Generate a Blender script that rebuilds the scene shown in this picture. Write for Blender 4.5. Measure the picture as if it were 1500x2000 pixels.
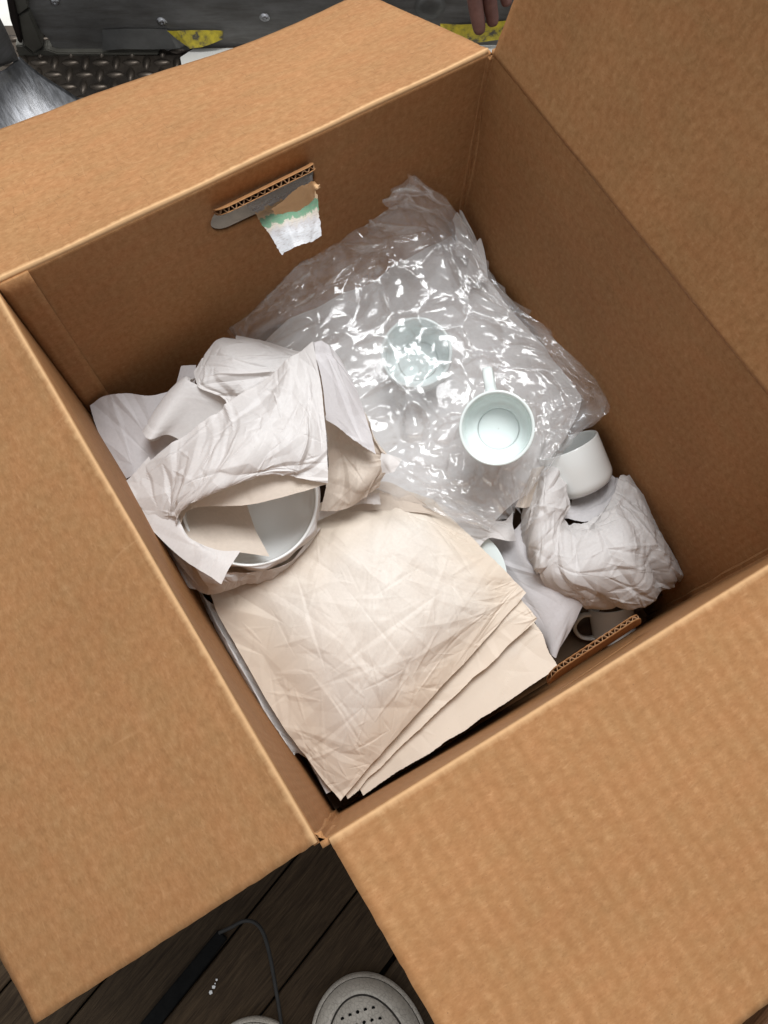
import bpy, bmesh, math, random
import numpy as np
from mathutils import Vector, Matrix
from mathutils.geometry import delaunay_2d_cdt

for o in list(bpy.data.objects):
    bpy.data.objects.remove(o)
sc = bpy.context.scene
COL = sc.collection
H = 0.47            # rim of the box above the floor
W, L = 0.46, 0.479  # inside of the box

# ---------------------------------------------------------------- camera
FPX = 1634.1        # focal length in pixels of the 1500 px wide photograph
CAM = np.array([0.0441, 0.0232, H + 0.5734])
RC = np.array([[0.8474056, -0.53008924, 0.03015203],      # right
               [-0.49822302, -0.81352381, -0.29992137],   # down
               [0.18351448, 0.23913261, -0.9534873]])     # forward
cam_data = bpy.data.cameras.new('camera')
cam_data.sensor_fit = 'HORIZONTAL'
cam_data.sensor_width = 36.0
cam_data.lens = 36.0 * FPX / 1500.0
cam_data.clip_start = 0.02
cam_data.clip_end = 100
cam = bpy.data.objects.new('camera', cam_data)
COL.objects.link(cam)
M = Matrix(((RC[0][0], -RC[1][0], -RC[2][0], CAM[0]),
            (RC[0][1], -RC[1][1], -RC[2][1], CAM[1]),
            (RC[0][2], -RC[1][2], -RC[2][2], CAM[2]),
            (0, 0, 0, 1)))
cam.matrix_world = M
sc.camera = cam

# ---------------------------------------------------------------- world and lamps
world = bpy.data.worlds.new('World')
sc.world = world
world.use_nodes = True
wb = world.node_tree.nodes['Background']
wb.inputs[0].default_value = (0.96, 0.98, 1.0, 1)
wb.inputs[1].default_value = 0.60


def area(name, loc, target, sx, sy, power, color):
    d = bpy.data.lights.new(name, 'AREA')
    d.shape = 'RECTANGLE'
    d.size = sx
    d.size_y = sy
    d.energy = power
    d.color = color
    o = bpy.data.objects.new(name, d)
    COL.objects.link(o)
    o.location = loc
    o.rotation_euler = (Vector(target) - Vector(loc)).to_track_quat('-Z', 'Y').to_euler()
    return o


# daylight from a tall opening behind the box to the right, and an unseen lamp added overhead to lift the interior
area('added_overhead_lamp', (0.80, 0.95, 3.05), (0.22, 0.25, 0.3), 1.4, 1.2, 102, (0.98, 0.99, 1.0))
area('daylight_opening', (1.5, 2.9, 2.1), (0.2, 0.3, 0.4), 1.8, 1.4, 40, (1.0, 0.985, 0.96))

sc.view_settings.view_transform = 'Standard'
sc.view_settings.look = 'None'
sc.view_settings.exposure = 0.0
sc.view_settings.gamma = 1.0
sc.view_settings.use_curve_mapping = False
cy = sc.cycles
cy.use_denoising = True
cy.max_bounces = 6
cy.diffuse_bounces = 4
cy.glossy_bounces = 3
cy.transmission_bounces = 4
cy.transparent_max_bounces = 16
cy.caustics_reflective = False
cy.caustics_refractive = False

rng = np.random.default_rng(7)
random.seed(7)


# ---------------------------------------------------------------- geometry helpers
def ray(px, py):
    return np.array([(px - 750) / FPX, (py - 1000) / FPX, 1.0]) @ RC


def at(px, py, h):
    """point of the place, h metres below the rim of the box"""
    d = ray(px, py)
    return CAM + d * ((H - h - CAM[2]) / d[2])


def atz(px, py, z):
    return CAM + ray(px, py) * z


def onplane(px, py, p0, n):
    d = ray(px, py)
    return CAM + d * (np.dot(np.array(p0) - CAM, n) / np.dot(d, n))


def tag(o, label=None, cat=None, group=None, kind=None):
    if label: o['label'] = label
    if cat: o['category'] = cat
    if group: o['group'] = group
    if kind: o['kind'] = kind
    return o


def empty(name, loc, label=None, cat=None, group=None):
    o = bpy.data.objects.new(name, None)
    COL.objects.link(o)
    o.location = loc
    o.empty_display_size = 0.02
    tag(o, label, cat, group)
    return o


def setparent(o, parent):
    if parent is not None:
        o.parent = parent
        bpy.context.view_layer.update()
        o.matrix_parent_inverse = parent.matrix_world.inverted()


def mesh_obj(name, verts, faces, mat, parent=None, uvs=None, smooth=True):
    me = bpy.data.meshes.new(name)
    me.from_pydata([tuple(map(float, v)) for v in verts], [], faces)
    if uvs is not None:
        ul = me.uv_layers.new(name='UVMap')
        idx = np.empty(len(me.loops), dtype=np.int32)
        me.loops.foreach_get('vertex_index', idx)
        ul.data.foreach_set('uv', np.asarray(uvs, dtype=np.float32)[idx].ravel())
    if smooth:
        me.polygons.foreach_set('use_smooth', [True] * len(me.polygons))
    me.update()
    if mat: me.materials.append(mat)
    o = bpy.data.objects.new(name, me)
    COL.objects.link(o)
    setparent(o, parent)
    return o


def bm_obj(name, bm, mat, parent=None, smooth=False):
    me = bpy.data.meshes.new(name)
    bm.to_mesh(me)
    bm.free()
    if smooth:
        me.polygons.foreach_set('use_smooth', [True] * len(me.polygons))
    if mat: me.materials.append(mat)
    o = bpy.data.objects.new(name, me)
    COL.objects.link(o)
    setparent(o, parent)
    return o


def grid_faces(nv, nu, close_u=False):
    f = []
    for j in range(nv - 1):
        for i in range(nu if close_u else nu - 1):
            i2 = (i + 1) % nu
            f.append((j * nu + i, j * nu + i2, (j + 1) * nu + i2, (j + 1) * nu + i))
    return f


def catmull(P, t):
    """P (n,...) control values, t array in 0..n-1"""
    n = len(P)
    i = np.clip(np.floor(t).astype(int), 0, n - 2)
    f = t - i
    Pm = np.concatenate([[2 * P[0] - P[1]], P, [2 * P[-1] - P[-2]]])
    a, b, c, d = Pm[i], Pm[i + 1], Pm[i + 2], Pm[i + 3]
    sh = [len(t)] + [1] * (P.ndim - 1)
    f = f.reshape(sh)
    return 0.5 * (2 * b + (c - a) * f + (2 * a - 5 * b + 4 * c - d) * f * f + (3 * b - a - 3 * c + d) * f ** 3)


def surf(net, nv, nu):
    P = np.asarray(net, float)
    Q = catmull(P, np.linspace(0, P.shape[0] - 1, nv))
    Q = catmull(np.swapaxes(Q, 0, 1), np.linspace(0, P.shape[1] - 1, nu))
    return np.swapaxes(Q, 0, 1)


def normals(G):
    du = np.gradient(G, axis=1)
    dv = np.gradient(G, axis=0)
    n = np.cross(du, dv)
    n /= np.linalg.norm(n, axis=2, keepdims=True) + 1e-12
    return n


def tin(su, sv, nu, nv, cell, seed, aniso=1.0, rot=0.0):
    """faceted random relief (unit height) on a regular nv x nu grid over su x sv metres"""
    r = np.random.default_rng(seed)
    us = np.linspace(0, su, nu)
    vs = np.linspace(0, sv, nv)
    c, s = math.cos(rot), math.sin(rot)
    # work in a rotated, squeezed frame
    def fwd(x, y):
        return (c * x + s * y) / aniso, (-s * x + c * y)
    def inv(x, y):
        x = x * aniso
        return c * x - s * y, s * x + c * y
    R = math.hypot(su, sv) * 0.75 + cell * 3
    cx, cyy = fwd(su / 2, sv / 2)
    nx = int(2 * R / aniso / cell) + 1
    ny = int(2 * R / cell) + 1
    gx, gy = np.meshgrid(np.arange(nx), np.arange(ny))
    X = cx - R / aniso + (gx + 0.5 * (gy % 2) + r.uniform(-.45, .45, gx.shape)) * cell
    Y = cyy - R + (gy + r.uniform(-.45, .45, gx.shape)) * cell
    X, Y = inv(X.ravel(), Y.ravel())
    m = cell * max(aniso, 1) * 2.5
    k = (X > -m) & (X < su + m) & (Y > -m) & (Y < sv + m)
    X, Y = X[k], Y[k]
    Z = r.normal(0, 1, len(X)).clip(-2, 2)
    fx, fy = fwd(X, Y)
    res = delaunay_2d_cdt([Vector((a, b)) for a, b in zip(fx, fy)], [], [], 0, 1e-9)
    out = np.zeros((nv, nu))
    for f in res[2]:
        o = [res[3][i][0] if res[3][i] else 0 for i in f]
        x0, x1, x2 = X[o]
        y0, y1, y2 = Y[o]
        i0 = np.searchsorted(us, min(x0, x1, x2)); i1 = np.searchsorted(us, max(x0, x1, x2), 'right')
        j0 = np.searchsorted(vs, min(y0, y1, y2)); j1 = np.searchsorted(vs, max(y0, y1, y2), 'right')
        if i0 >= i1 or j0 >= j1: continue
        den = (y1 - y2) * (x0 - x2) + (x2 - x1) * (y0 - y2)
        if abs(den) < 1e-15: continue
        xx, yy = np.meshgrid(us[i0:i1], vs[j0:j1])
        a = ((y1 - y2) * (xx - x2) + (x2 - x1) * (yy - y2)) / den
        b = ((y2 - y0) * (xx - x2) + (x0 - x2) * (yy - y2)) / den
        g = 1 - a - b
        ins = (a >= -1e-6) & (b >= -1e-6) & (g >= -1e-6)
        z = a * Z[o[0]] + b * Z[o[1]] + g * Z[o[2]]
        sub = out[j0:j1, i0:i1]
        sub[ins] = z[ins]
    return out


def folds(su, sv, nu, nv, seed, density, wmin, wmax, steep, theta=None, spread=3.2):
    """sharp straight creases: tent-shaped ridges that taper to points"""
    r = np.random.default_rng(seed)
    us = np.linspace(0, su, nu); vs = np.linspace(0, sv, nv)
    out = np.zeros((nv, nu))
    for _ in range(int(density * su * sv)):
        cx, cy_ = r.uniform(0, su), r.uniform(0, sv)
        th = r.uniform(0, math.pi) if theta is None else theta + r.normal(0, 1) * spread * 0.3
        w = wmin * (wmax / wmin) ** r.uniform(0, 1)
        ln = w * r.uniform(3, 10)
        a = steep * w * r.uniform(0.4, 1.0) * (1 if r.uniform() < 0.62 else -1)
        asym = r.uniform(0.35, 2.2)
        i0, i1 = np.searchsorted(us, (cx - ln, cx + ln)); j0, j1 = np.searchsorted(vs, (cy_ - ln, cy_ + ln))
        if i1 - i0 < 2 or j1 - j0 < 2: continue
        X, Y = np.meshgrid(us[i0:i1] - cx, vs[j0:j1] - cy_)
        c, s_ = math.cos(th), math.sin(th)
        p = c * X + s_ * Y
        q = -s_ * X + c * Y
        tp = np.clip(1 - np.abs(p) / ln, 0, 1)
        d = np.where(q > 0, q / asym, -q)
        t = np.clip(tp - d / w, 0, 1)
        out[j0:j1, i0:i1] += a * t
    return out


def crumple(su, sv, nu, nv, seed, layers):
    d = np.zeros((nv, nu))
    for k, lay in enumerate(layers):
        if lay[0] == 'F':
            d += folds(su, sv, nu, nv, seed * 31 + k, *lay[1:])
            continue
        cell, amp, an, ro = lay
        d += amp * tin(su, sv, nu, nv, cell, seed * 17 + k, an, ro)
    return d


def sizes(G):
    su = np.linalg.norm(np.diff(G, axis=1), axis=2).sum(1).mean()
    sv = np.linalg.norm(np.diff(G, axis=0), axis=2).sum(0).mean()
    return su, sv


def net_px(rows):
    return np.array([[at(*p) for p in r] for r in rows])


def sheet(name, rows, mat, parent=None, step=0.0024, seed=1, layers=(), edge=0.0, thick=0.0, holes=None):
    """a sheet of paper laid over a control net of (px, py, depth below the rim)"""
    P = net_px(rows) if not isinstance(rows, np.ndarray) else rows
    G0 = surf(P, 40, 40)
    su, sv = sizes(G0)
    nu = int(np.clip(su / step, 12, 290))
    nv = int(np.clip(sv / step, 12, 290))
    G = surf(P, nv, nu)
    if layers:
        N = normals(G)
        G = G + N * crumple(su, sv, nu, nv, seed, layers)[..., None]
    if edge > 0:   # slightly torn outline
        r = np.random.default_rng(seed + 99)
        for sl, inner in (((0, slice(None)), (1, slice(None))), ((-1, slice(None)), (-2, slice(None))),
                          ((slice(None), 0), (slice(None), 1)), ((slice(None), -1), (slice(None), -2))):
            k = G[sl].shape[0]
            kk = np.arange(0, k + 14, 13)
            w = np.interp(np.arange(k), kk, r.normal(0, 1.3, len(kk))) + 0.25 * r.normal(0, 1, k)
            dirn = G[sl] - G[inner]
            dirn /= np.linalg.norm(dirn, axis=1, keepdims=True) + 1e-9
            G[sl] += dirn * (w * edge)[:, None]
    u, v = np.meshgrid(np.linspace(0, su, nu), np.linspace(0, sv, nv))
    o = mesh_obj(name, G.reshape(-1, 3), grid_faces(nv, nu), mat, parent, np.stack([u.ravel(), v.ravel()], 1))
    if step <= 0.0021:
        o.data.polygons.foreach_set('use_smooth', [False] * len(o.data.polygons))
    mg = np.minimum.reduce([u, su - u, v, sv - v]).ravel()
    o.data.attributes.new('margin', 'FLOAT', 'POINT').data.foreach_set('value', mg.astype(np.float32))
    if thick > 0:
        md = o.modifiers.new('thickness', 'SOLIDIFY')
        md.thickness = thick
        md.offset = 0
    return o


def lathe(profile, n=96):
    """profile of (r, z) -> verts, faces round +z"""
    v = []
    for r, z in profile:
        for k in range(n):
            a = 2 * math.pi * k / n
            v.append((r * math.cos(a), r * math.sin(a), z))
    return v, grid_faces(len(profile), n, True)


def tube(path, rad, n=10, cap=True):
    P = np.asarray(path, float)
    if np.isscalar(rad): rad = [rad] * len(P)
    T = np.gradient(P, axis=0)
    T /= np.linalg.norm(T, axis=1, keepdims=True)
    up = np.array([0.13, 0.21, 0.97])
    v = []
    for p, t, r in zip(P, T, rad):
        a = np.cross(t, up); a /= np.linalg.norm(a)
        b = np.cross(t, a)
        for k in range(n):
            q = 2 * math.pi * k / n
            v.append(p + r * (a * math.cos(q) + b * math.sin(q)))
    f = grid_faces(len(P), n, True)
    if cap:
        f.append(tuple(range(n)))
        f.append(tuple(range((len(P) - 1) * n, len(P) * n))[::-1])
    return v, f


def smooth_path(pts, n=40):
    P = np.asarray(pts, float)
    return catmull(P, np.linspace(0, len(P) - 1, n))


def frame(z, x_hint):
    z = np.array(z, float); z /= np.linalg.norm(z)
    x = np.array(x_hint, float); x -= z * np.dot(x, z); x /= np.linalg.norm(x)
    y = np.cross(z, x)
    return np.stack([x, y, z], 1)


def place(verts, F, loc):
    return np.asarray(verts, float) @ F.T + np.asarray(loc, float)


# ---------------------------------------------------------------- materials
def newmat(name):
    m = bpy.data.materials.new(name)
    m.use_nodes = True
    nt = m.node_tree
    nt.nodes.clear()
    out = nt.nodes.new('ShaderNodeOutputMaterial')
    return m, nt, out


def N(nt, kind, **kw):
    n = nt.nodes.new(kind)
    for k, v in kw.items():
        if k.startswith('i_'):
            key = k[2:]
            key = int(key) if key.isdigit() else key.replace('_', ' ')
            n.inputs[key].default_value = v
        else:
            setattr(n, k, v)
    return n


def ramp(nt, fac, stops, interp='LINEAR'):
    r = nt.nodes.new('ShaderNodeValToRGB')
    r.color_ramp.interpolation = interp
    while len(r.color_ramp.elements) < len(stops):
        r.color_ramp.elements.new(0.5)
    for e, (p, c) in zip(r.color_ramp.elements, stops):
        e.position = p
        e.color = (*c, 1) if len(c) == 3 else c
    nt.links.new(fac, r.inputs[0])
    return r.outputs[0]


def mapping(nt, src='UV', scale=(1, 1, 1), rot=(0, 0, 0)):
    tc = nt.nodes.new('ShaderNodeTexCoord')
    mp = nt.nodes.new('ShaderNodeMapping')
    mp.inputs['Scale'].default_value = scale
    mp.inputs['Rotation'].default_value = rot
    nt.links.new(tc.outputs[src], mp.inputs[0])
    return mp.outputs[0]


def noise(nt, vec, scale, detail=3, rough=0.55, dist=0.0):
    n = nt.nodes.new('ShaderNodeTexNoise')
    n.inputs['Scale'].default_value = scale
    n.inputs['Detail'].default_value = detail
    n.inputs['Roughness'].default_value = rough
    n.inputs['Distortion'].default_value = dist
    nt.links.new(vec, n.inputs['Vector'])
    return n.outputs[0]


def mixc(nt, fac, a, b, mode='MIX'):
    m = nt.nodes.new('ShaderNodeMix')
    m.data_type = 'RGBA'
    m.blend_type = mode
    for s, val in ((0, fac), (6, a), (7, b)):
        if hasattr(val, 'links') or hasattr(val, 'is_linked'):
            nt.links.new(val, m.inputs[s])
        else:
            m.inputs[s].default_value = val if s == 0 else ((*val, 1) if len(val) == 3 else val)
    return m.outputs[2]


def bump(nt, height, strength, dist, prev=None):
    b = nt.nodes.new('ShaderNodeBump')
    b.inputs['Strength'].default_value = strength
    b.inputs['Distance'].default_value = dist
    nt.links.new(height, b.inputs['Height'])
    if prev is not None: nt.links.new(prev, b.inputs['Normal'])
    return b.outputs[0]


def bsdf(nt, out, color, rough=0.6, spec=0.3, normal=None, metal=0.0):
    p = nt.nodes.new('ShaderNodeBsdfPrincipled')
    for s, v in (('Base Color', color), ('Roughness', rough), ('Metallic', metal)):
        if hasattr(v, 'is_linked'):
            nt.links.new(v, p.inputs[s])
        else:
            p.inputs[s].default_value = (*v, 1) if isinstance(v, tuple) and len(v) == 3 else v
    p.inputs['Specular IOR Level'].default_value = spec
    if normal is not None: nt.links.new(normal, p.inputs['Normal'])
    nt.links.new(p.outputs[0], out.inputs[0])
    return p


def cardboard(name, corr=0.25, dark=1.0, stretch=(1.0, 2.2), dashes=0.0, crease=0.0, bands=0.0):
    m, nt, out = newmat(name)
    v = mapping(nt, 'UV', (stretch[0], stretch[1], 1))
    vf = mapping(nt, 'UV', (stretch[0] * 0.6, stretch[1] * 1.3, 1), (0, 0, 0.35))
    big = noise(nt, v, 9, 3, 0.5)
    mid = noise(nt, v, 150, 4, 0.7, 0.15)
    fib = noise(nt, vf, 420, 2, 0.6, 0.8)
    spk = noise(nt, mapping(nt, 'UV', (1, 1, 1)), 900, 1, 0.4)
    c1 = ramp(nt, mid, [(0.25, (0.300 * dark, 0.144 * dark, 0.058 * dark)), (0.5, (0.365 * dark, 0.186 * dark, 0.080 * dark)),
                        (0.78, (0.440 * dark, 0.240 * dark, 0.112 * dark))])
    c2 = mixc(nt, 0.34, c1, ramp(nt, fib, [(0.3, (0.62, 0.6, 0.57)), (0.7, (1.0, 1.0, 1.0))]), 'MULTIPLY')
    c3 = mixc(nt, 0.35, c2, ramp(nt, big, [(0.3, (0.80, 0.78, 0.75)), (0.7, (1.12, 1.12, 1.12))]), 'MULTIPLY')
    hue = noise(nt, mapping(nt, 'UV', (0.7, 1.3, 1)), 38, 2, 0.5)
    c3 = mixc(nt, 0.30, c3, ramp(nt, hue, [(0.35, (1.08, 0.95, 0.90)), (0.65, (0.93, 1.02, 1.0))]), 'MULTIPLY')
    pf = noise(nt, vf, 210, 2, 0.7, 0.6)
    c3 = mixc(nt, ramp(nt, pf, [(0.60, (0, 0, 0)), (0.76, (0.26, 0.26, 0.26))]), c3, (0.54 * dark, 0.32 * dark, 0.165 * dark))
    c4 = mixc(nt, ramp(nt, spk, [(0.20, (1, 1, 1)), (0.27, (0, 0, 0))]), c3, (0.16, 0.085, 0.04))
    col = c4
    # flutes telegraphing through the liner
    w = nt.nodes.new('ShaderNodeTexWave')
    w.wave_type = 'BANDS'; w.bands_direction = 'X'; w.wave_profile = 'SIN'
    w.inputs['Scale'].default_value = 2 * math.pi / 0.0078 / 20.0
    w.inputs['Distortion'].default_value = 0.6
    w.inputs['Detail'].default_value = 1
    w.inputs['Detail Scale'].default_value = 0.4
    nt.links.new(mapping(nt, 'UV'), w.inputs[0])
    if crease > 0:
        sc1 = noise(nt, mapping(nt, 'UV', (1.0, 0.45, 1), (0, 0, 0.8)), 13, 1.5, 0.5)
        ln_ = ramp(nt, sc1, [(0.4935, (0, 0, 0)), (0.5, (0.1, 0.1, 0.1)), (0.5065, (0, 0, 0))])
        mk_ = ramp(nt, noise(nt, mapping(nt, 'UV'), 17, 2), [(0.56, (0, 0, 0)), (0.64, (1, 1, 1))])
        scr = mixc(nt, 1.0, ln_, mk_, 'MULTIPLY')
        col = mixc(nt, scr, col, (0.60, 0.38, 0.21))
    if bands > 0:  # shading of the flutes put into the colour as darker bands
        wb_ = nt.nodes.new('ShaderNodeTexWave')
        wb_.wave_type = 'BANDS'; wb_.bands_direction = 'X'
        wb_.inputs['Scale'].default_value = 2 * math.pi / 0.0135 / 20.0
        wb_.inputs['Distortion'].default_value = 1.2; wb_.inputs['Detail'].default_value = 2; wb_.inputs['Detail Scale'].default_value = 0.8
        nt.links.new(mapping(nt, 'UV', (1, 0.35, 1)), wb_.inputs[0])
        mb = nt.nodes.new('ShaderNodeMath'); mb.operation = 'MULTIPLY'; mb.inputs[1].default_value = bands
        nt.links.new(wb_.outputs[1], mb.inputs[0])
        col = mixc(nt, mb.outputs[0], col, (0.26, 0.12, 0.045))
    if dashes > 0:
        # short cracks in the liner along the flutes
        br = nt.nodes.new('ShaderNodeTexBrick')
        br.inputs['Scale'].default_value = 1.0
        br.inputs['Brick Width'].default_value = 0.0095
        br.inputs['Row Height'].default_value = 0.019
        br.inputs['Mortar Size'].default_value = 0.00026
        br.inputs['Mortar Smooth'].default_value = 0.3
        br.offset = 0.37
        dv = nt.nodes.new('ShaderNodeVectorMath'); dv.operation = 'ADD'
        nn = nt.nodes.new('ShaderNodeTexNoise'); nn.inputs['Scale'].default_value = 70
        nt.links.new(mapping(nt, 'UV'), nn.inputs['Vector'])
        sc_ = nt.nodes.new('ShaderNodeVectorMath'); sc_.operation = 'SCALE'
        sc_.inputs['Scale'].default_value = 0.008
        nt.links.new(nn.outputs['Color'], sc_.inputs[0])
        nt.links.new(mapping(nt, 'UV'), dv.inputs[0]); nt.links.new(sc_.outputs[0], dv.inputs[1])
        nt.links.new(dv.outputs[0], br.inputs['Vector'])
        msk = ramp(nt, noise(nt, mapping(nt, 'UV'), 60, 2), [(0.52, (0, 0, 0)), (0.60, (1, 1, 1))])
        mm = nt.nodes.new('ShaderNodeMath'); mm.operation = 'MULTIPLY'
        nt.links.new(br.outputs['Fac'], mm.inputs[0]); nt.links.new(msk, mm.inputs[1])
        m2 = nt.nodes.new('ShaderNodeMath'); m2.operation = 'MULTIPLY'; m2.inputs[1].default_value = dashes
        nt.links.new(mm.outputs[0], m2.inputs[0])
        col = mixc(nt, m2.outputs[0], col, (0.15, 0.075, 0.032))
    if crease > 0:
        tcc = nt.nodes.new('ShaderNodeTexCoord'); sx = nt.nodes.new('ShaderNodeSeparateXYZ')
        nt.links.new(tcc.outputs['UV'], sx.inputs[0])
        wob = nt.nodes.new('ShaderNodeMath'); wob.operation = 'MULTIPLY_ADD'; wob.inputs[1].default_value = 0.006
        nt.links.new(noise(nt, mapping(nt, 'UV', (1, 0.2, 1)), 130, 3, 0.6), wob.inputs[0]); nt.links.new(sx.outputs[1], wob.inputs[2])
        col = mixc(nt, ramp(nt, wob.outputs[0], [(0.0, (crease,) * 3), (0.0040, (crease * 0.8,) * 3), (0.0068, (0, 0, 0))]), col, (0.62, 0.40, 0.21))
    b = bump(nt, w.outputs[1], corr, 0.0011)
    b = bump(nt, mid, 0.07, 0.0006, b)
    b = bump(nt, fib, 0.10, 0.0003, b)
    b = bump(nt, big, 0.25, 0.004, b)
    bsdf(nt, out, col, 0.66, 0.12, b)
    return m


def paper(name, base, tint, rough=0.6, trans=0.18, fine=0.35, edge_tan=None):
    m, nt, out = newmat(name)
    uv = mapping(nt, 'UV')
    n1 = noise(nt, uv, 14, 3, 0.5)
    n2 = noise(nt, uv, 300, 3, 0.6)
    col = mixc(nt, ramp(nt, n1, [(0.3, (0, 0, 0)), (0.7, (1, 1, 1))]), base, tint)
    col = mixc(nt, 0.18, col, ramp(nt, n2, [(0.3, (0.6, 0.58, 0.55)), (0.7, (1, 1, 1))]), 'MULTIPLY')
    if edge_tan:
        # tan tint, strongest at the margins
        at_ = nt.nodes.new('ShaderNodeAttribute'); at_.attribute_name = 'margin'
        ag = nt.nodes.new('ShaderNodeMath'); ag.operation = 'MULTIPLY_ADD'; ag.inputs[1].default_value = -0.05
        nt.links.new(noise(nt, uv, 11, 3, 0.55), ag.inputs[0]); nt.links.new(at_.outputs['Fac'], ag.inputs[2])
        col = mixc(nt, ramp(nt, ag.outputs[0], [(0.0, (0.75, 0.75, 0.75)), (0.045, (0, 0, 0))]), col, edge_tan)
    sp = noise(nt, mapping(nt, 'UV', (1, 1.6, 1)), 520, 1, 0.5)
    col = mixc(nt, ramp(nt, sp, [(0.175, (0.8, 0.8, 0.8)), (0.215, (0, 0, 0))]), col, (0.28, 0.23, 0.19))
    b = bump(nt, noise(nt, uv, 55, 4, 0.6), 0.12, 0.0016)
    b = bump(nt, n2, 0.06, 0.0005, b)
    p = nt.nodes.new('ShaderNodeBsdfPrincipled')
    nt.links.new(col, p.inputs['Base Color'])
    p.inputs['Roughness'].default_value = rough
    p.inputs['Specular IOR Level'].default_value = 0.3
    nt.links.new(b, p.inputs['Normal'])
    t = nt.nodes.new('ShaderNodeBsdfTranslucent')
    nt.links.new(mixc(nt, 1.0, col, (1.0, 0.9, 0.78), 'MULTIPLY'), t.inputs[0])
    nt.links.new(b, t.inputs['Normal'])
    mx = nt.nodes.new('ShaderNodeMixShader'); mx.inputs[0].default_value = trans
    nt.links.new(p.outputs[0], mx.inputs[1]); nt.links.new(t.outputs[0], mx.inputs[2])
    nt.links.new(mx.outputs[0], out.inputs[0])
    return m


def film(name, gloss=0.30, haze=1.0):
    m, nt, out = newmat(name)
    uv = mapping(nt, 'UV')
    b = bump(nt, noise(nt, uv, 60, 3, 0.55, 1.0), 0.12, 0.002)
    tr = nt.nodes.new('ShaderNodeBsdfTransparent'); tr.inputs[0].default_value = (0.985, 0.987, 0.99, 1)
    gl = nt.nodes.new('ShaderNodeBsdfGlossy'); gl.inputs['Roughness'].default_value = 0.10
    gl.inputs['Color'].default_value = (1, 1, 1, 1)
    nt.links.new(b, gl.inputs['Normal'])
    df = nt.nodes.new('ShaderNodeBsdfTranslucent'); df.inputs[0].default_value = (0.92, 0.92, 0.925, 1)
    d2 = nt.nodes.new('ShaderNodeBsdfDiffuse'); d2.inputs[0].default_value = (0.92, 0.92, 0.925, 1)
    nt.links.new(b, d2.inputs['Normal'])
    ms = nt.nodes.new('ShaderNodeMixShader'); ms.inputs[0].default_value = 0.6
    nt.links.new(df.outputs[0], ms.inputs[1]); nt.links.new(d2.outputs[0], ms.inputs[2])
    m1 = nt.nodes.new('ShaderNodeMixShader')
    hz = ramp(nt, noise(nt, uv, 20, 3, 0.6), [(0.38, (0.09 * haze,) * 3), (0.70, (0.30 * haze,) * 3)])
    nt.links.new(hz, m1.inputs[0])
    nt.links.new(tr.outputs[0], m1.inputs[1]); nt.links.new(ms.outputs[0], m1.inputs[2])
    fr = nt.nodes.new('ShaderNodeFresnel'); fr.inputs[0].default_value = 1.5
    nt.links.new(b, fr.inputs['Normal'])
    mu = nt.nodes.new('ShaderNodeMath'); mu.operation = 'MULTIPLY_ADD'
    mu.inputs[1].default_value = 1.0; mu.inputs[2].default_value = 0.0; mu.use_clamp = True
    nt.links.new(fr.outputs[0], mu.inputs[0])
    mn = nt.nodes.new('ShaderNodeMath'); mn.operation = 'MINIMUM'; mn.inputs[1].default_value = gloss
    nt.links.new(mu.outputs[0], mn.inputs[0])
    m2 = nt.nodes.new('ShaderNodeMixShader')
    nt.links.new(mn.outputs[0], m2.inputs[0])
    nt.links.new(m1.outputs[0], m2.inputs[1]); nt.links.new(gl.outputs[0], m2.inputs[2])
    nt.links.new(m2.outputs[0], out.inputs[0])
    return m


def simple(name, color, rough=0.5, spec=0.4, metal=0.0, nscale=60, nstr=0.0, var=0.0, src='Object', stretch=(1, 1, 1)):
    m, nt, out = newmat(name)
    v = mapping(nt, src, stretch)
    n = noise(nt, v, nscale, 4, 0.6)
    c = mixc(nt, ramp(nt, n, [(0.3, (0, 0, 0)), (0.7, (1, 1, 1))]), tuple(x * (1 - var) for x in color), tuple(min(1, x * (1 + var)) for x in color))
    b = bump(nt, n, nstr, 0.002) if nstr > 0 else None
    bsdf(nt, out, c, rough, spec, b, metal)
    return m


MAT = {}
MAT['card_flap'] = cardboard('cardboard_flap', 0.04, 0.74, (0.9, 1.15), 0.0, 0.6, 0.16)  # left flap: same board darkened in colour, as it turns from the light
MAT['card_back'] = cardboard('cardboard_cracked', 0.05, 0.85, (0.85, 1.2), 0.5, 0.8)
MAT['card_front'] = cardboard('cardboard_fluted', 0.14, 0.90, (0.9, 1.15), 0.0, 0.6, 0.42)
MAT['card_wall'] = cardboard('cardboard_wall', 0.10, 0.96, (1.3, 0.85), 0.0, 0.0, 0.10)
MAT['card_cut'] = simple('cardboard_cut_edge', (0.46, 0.30, 0.18), 0.8, 0.2, nscale=300, var=0.2)
MAT['flute'] = simple('flute_core', (0.30, 0.18, 0.10), 0.85, 0.1, nscale=300, var=0.3)
MAT['white_paper'] = paper('white_newsprint', (0.73, 0.705, 0.69), (0.79, 0.775, 0.77), 0.55, 0.20, 0.40)
MAT['bright_paper'] = paper('bright_newsprint', (0.82, 0.80, 0.78), (0.86, 0.84, 0.83), 0.55, 0.12, 0.3)
MAT['grey_paper'] = paper('grey_newsprint', (0.66, 0.64, 0.65), (0.70, 0.68, 0.69), 0.55, 0.12, 0.30)
MAT['beige_paper'] = paper('beige_newsprint', (0.765, 0.70, 0.625), (0.81, 0.765, 0.70), 0.5, 0.12, 0.5, (0.755, 0.645, 0.52))
MAT['tan_and_shade_paper'] = paper('tan_and_shade_newsprint', (0.63, 0.545, 0.46), (0.69, 0.61, 0.53), 0.55, 0.14, 0.35)  # real tan strips, and warm shade inside white folds put into colour
MAT['brown_fill'] = paper('brown_fill_paper', (0.085, 0.055, 0.034), (0.12, 0.08, 0.05), 0.7, 0.05, 0.5)
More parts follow.
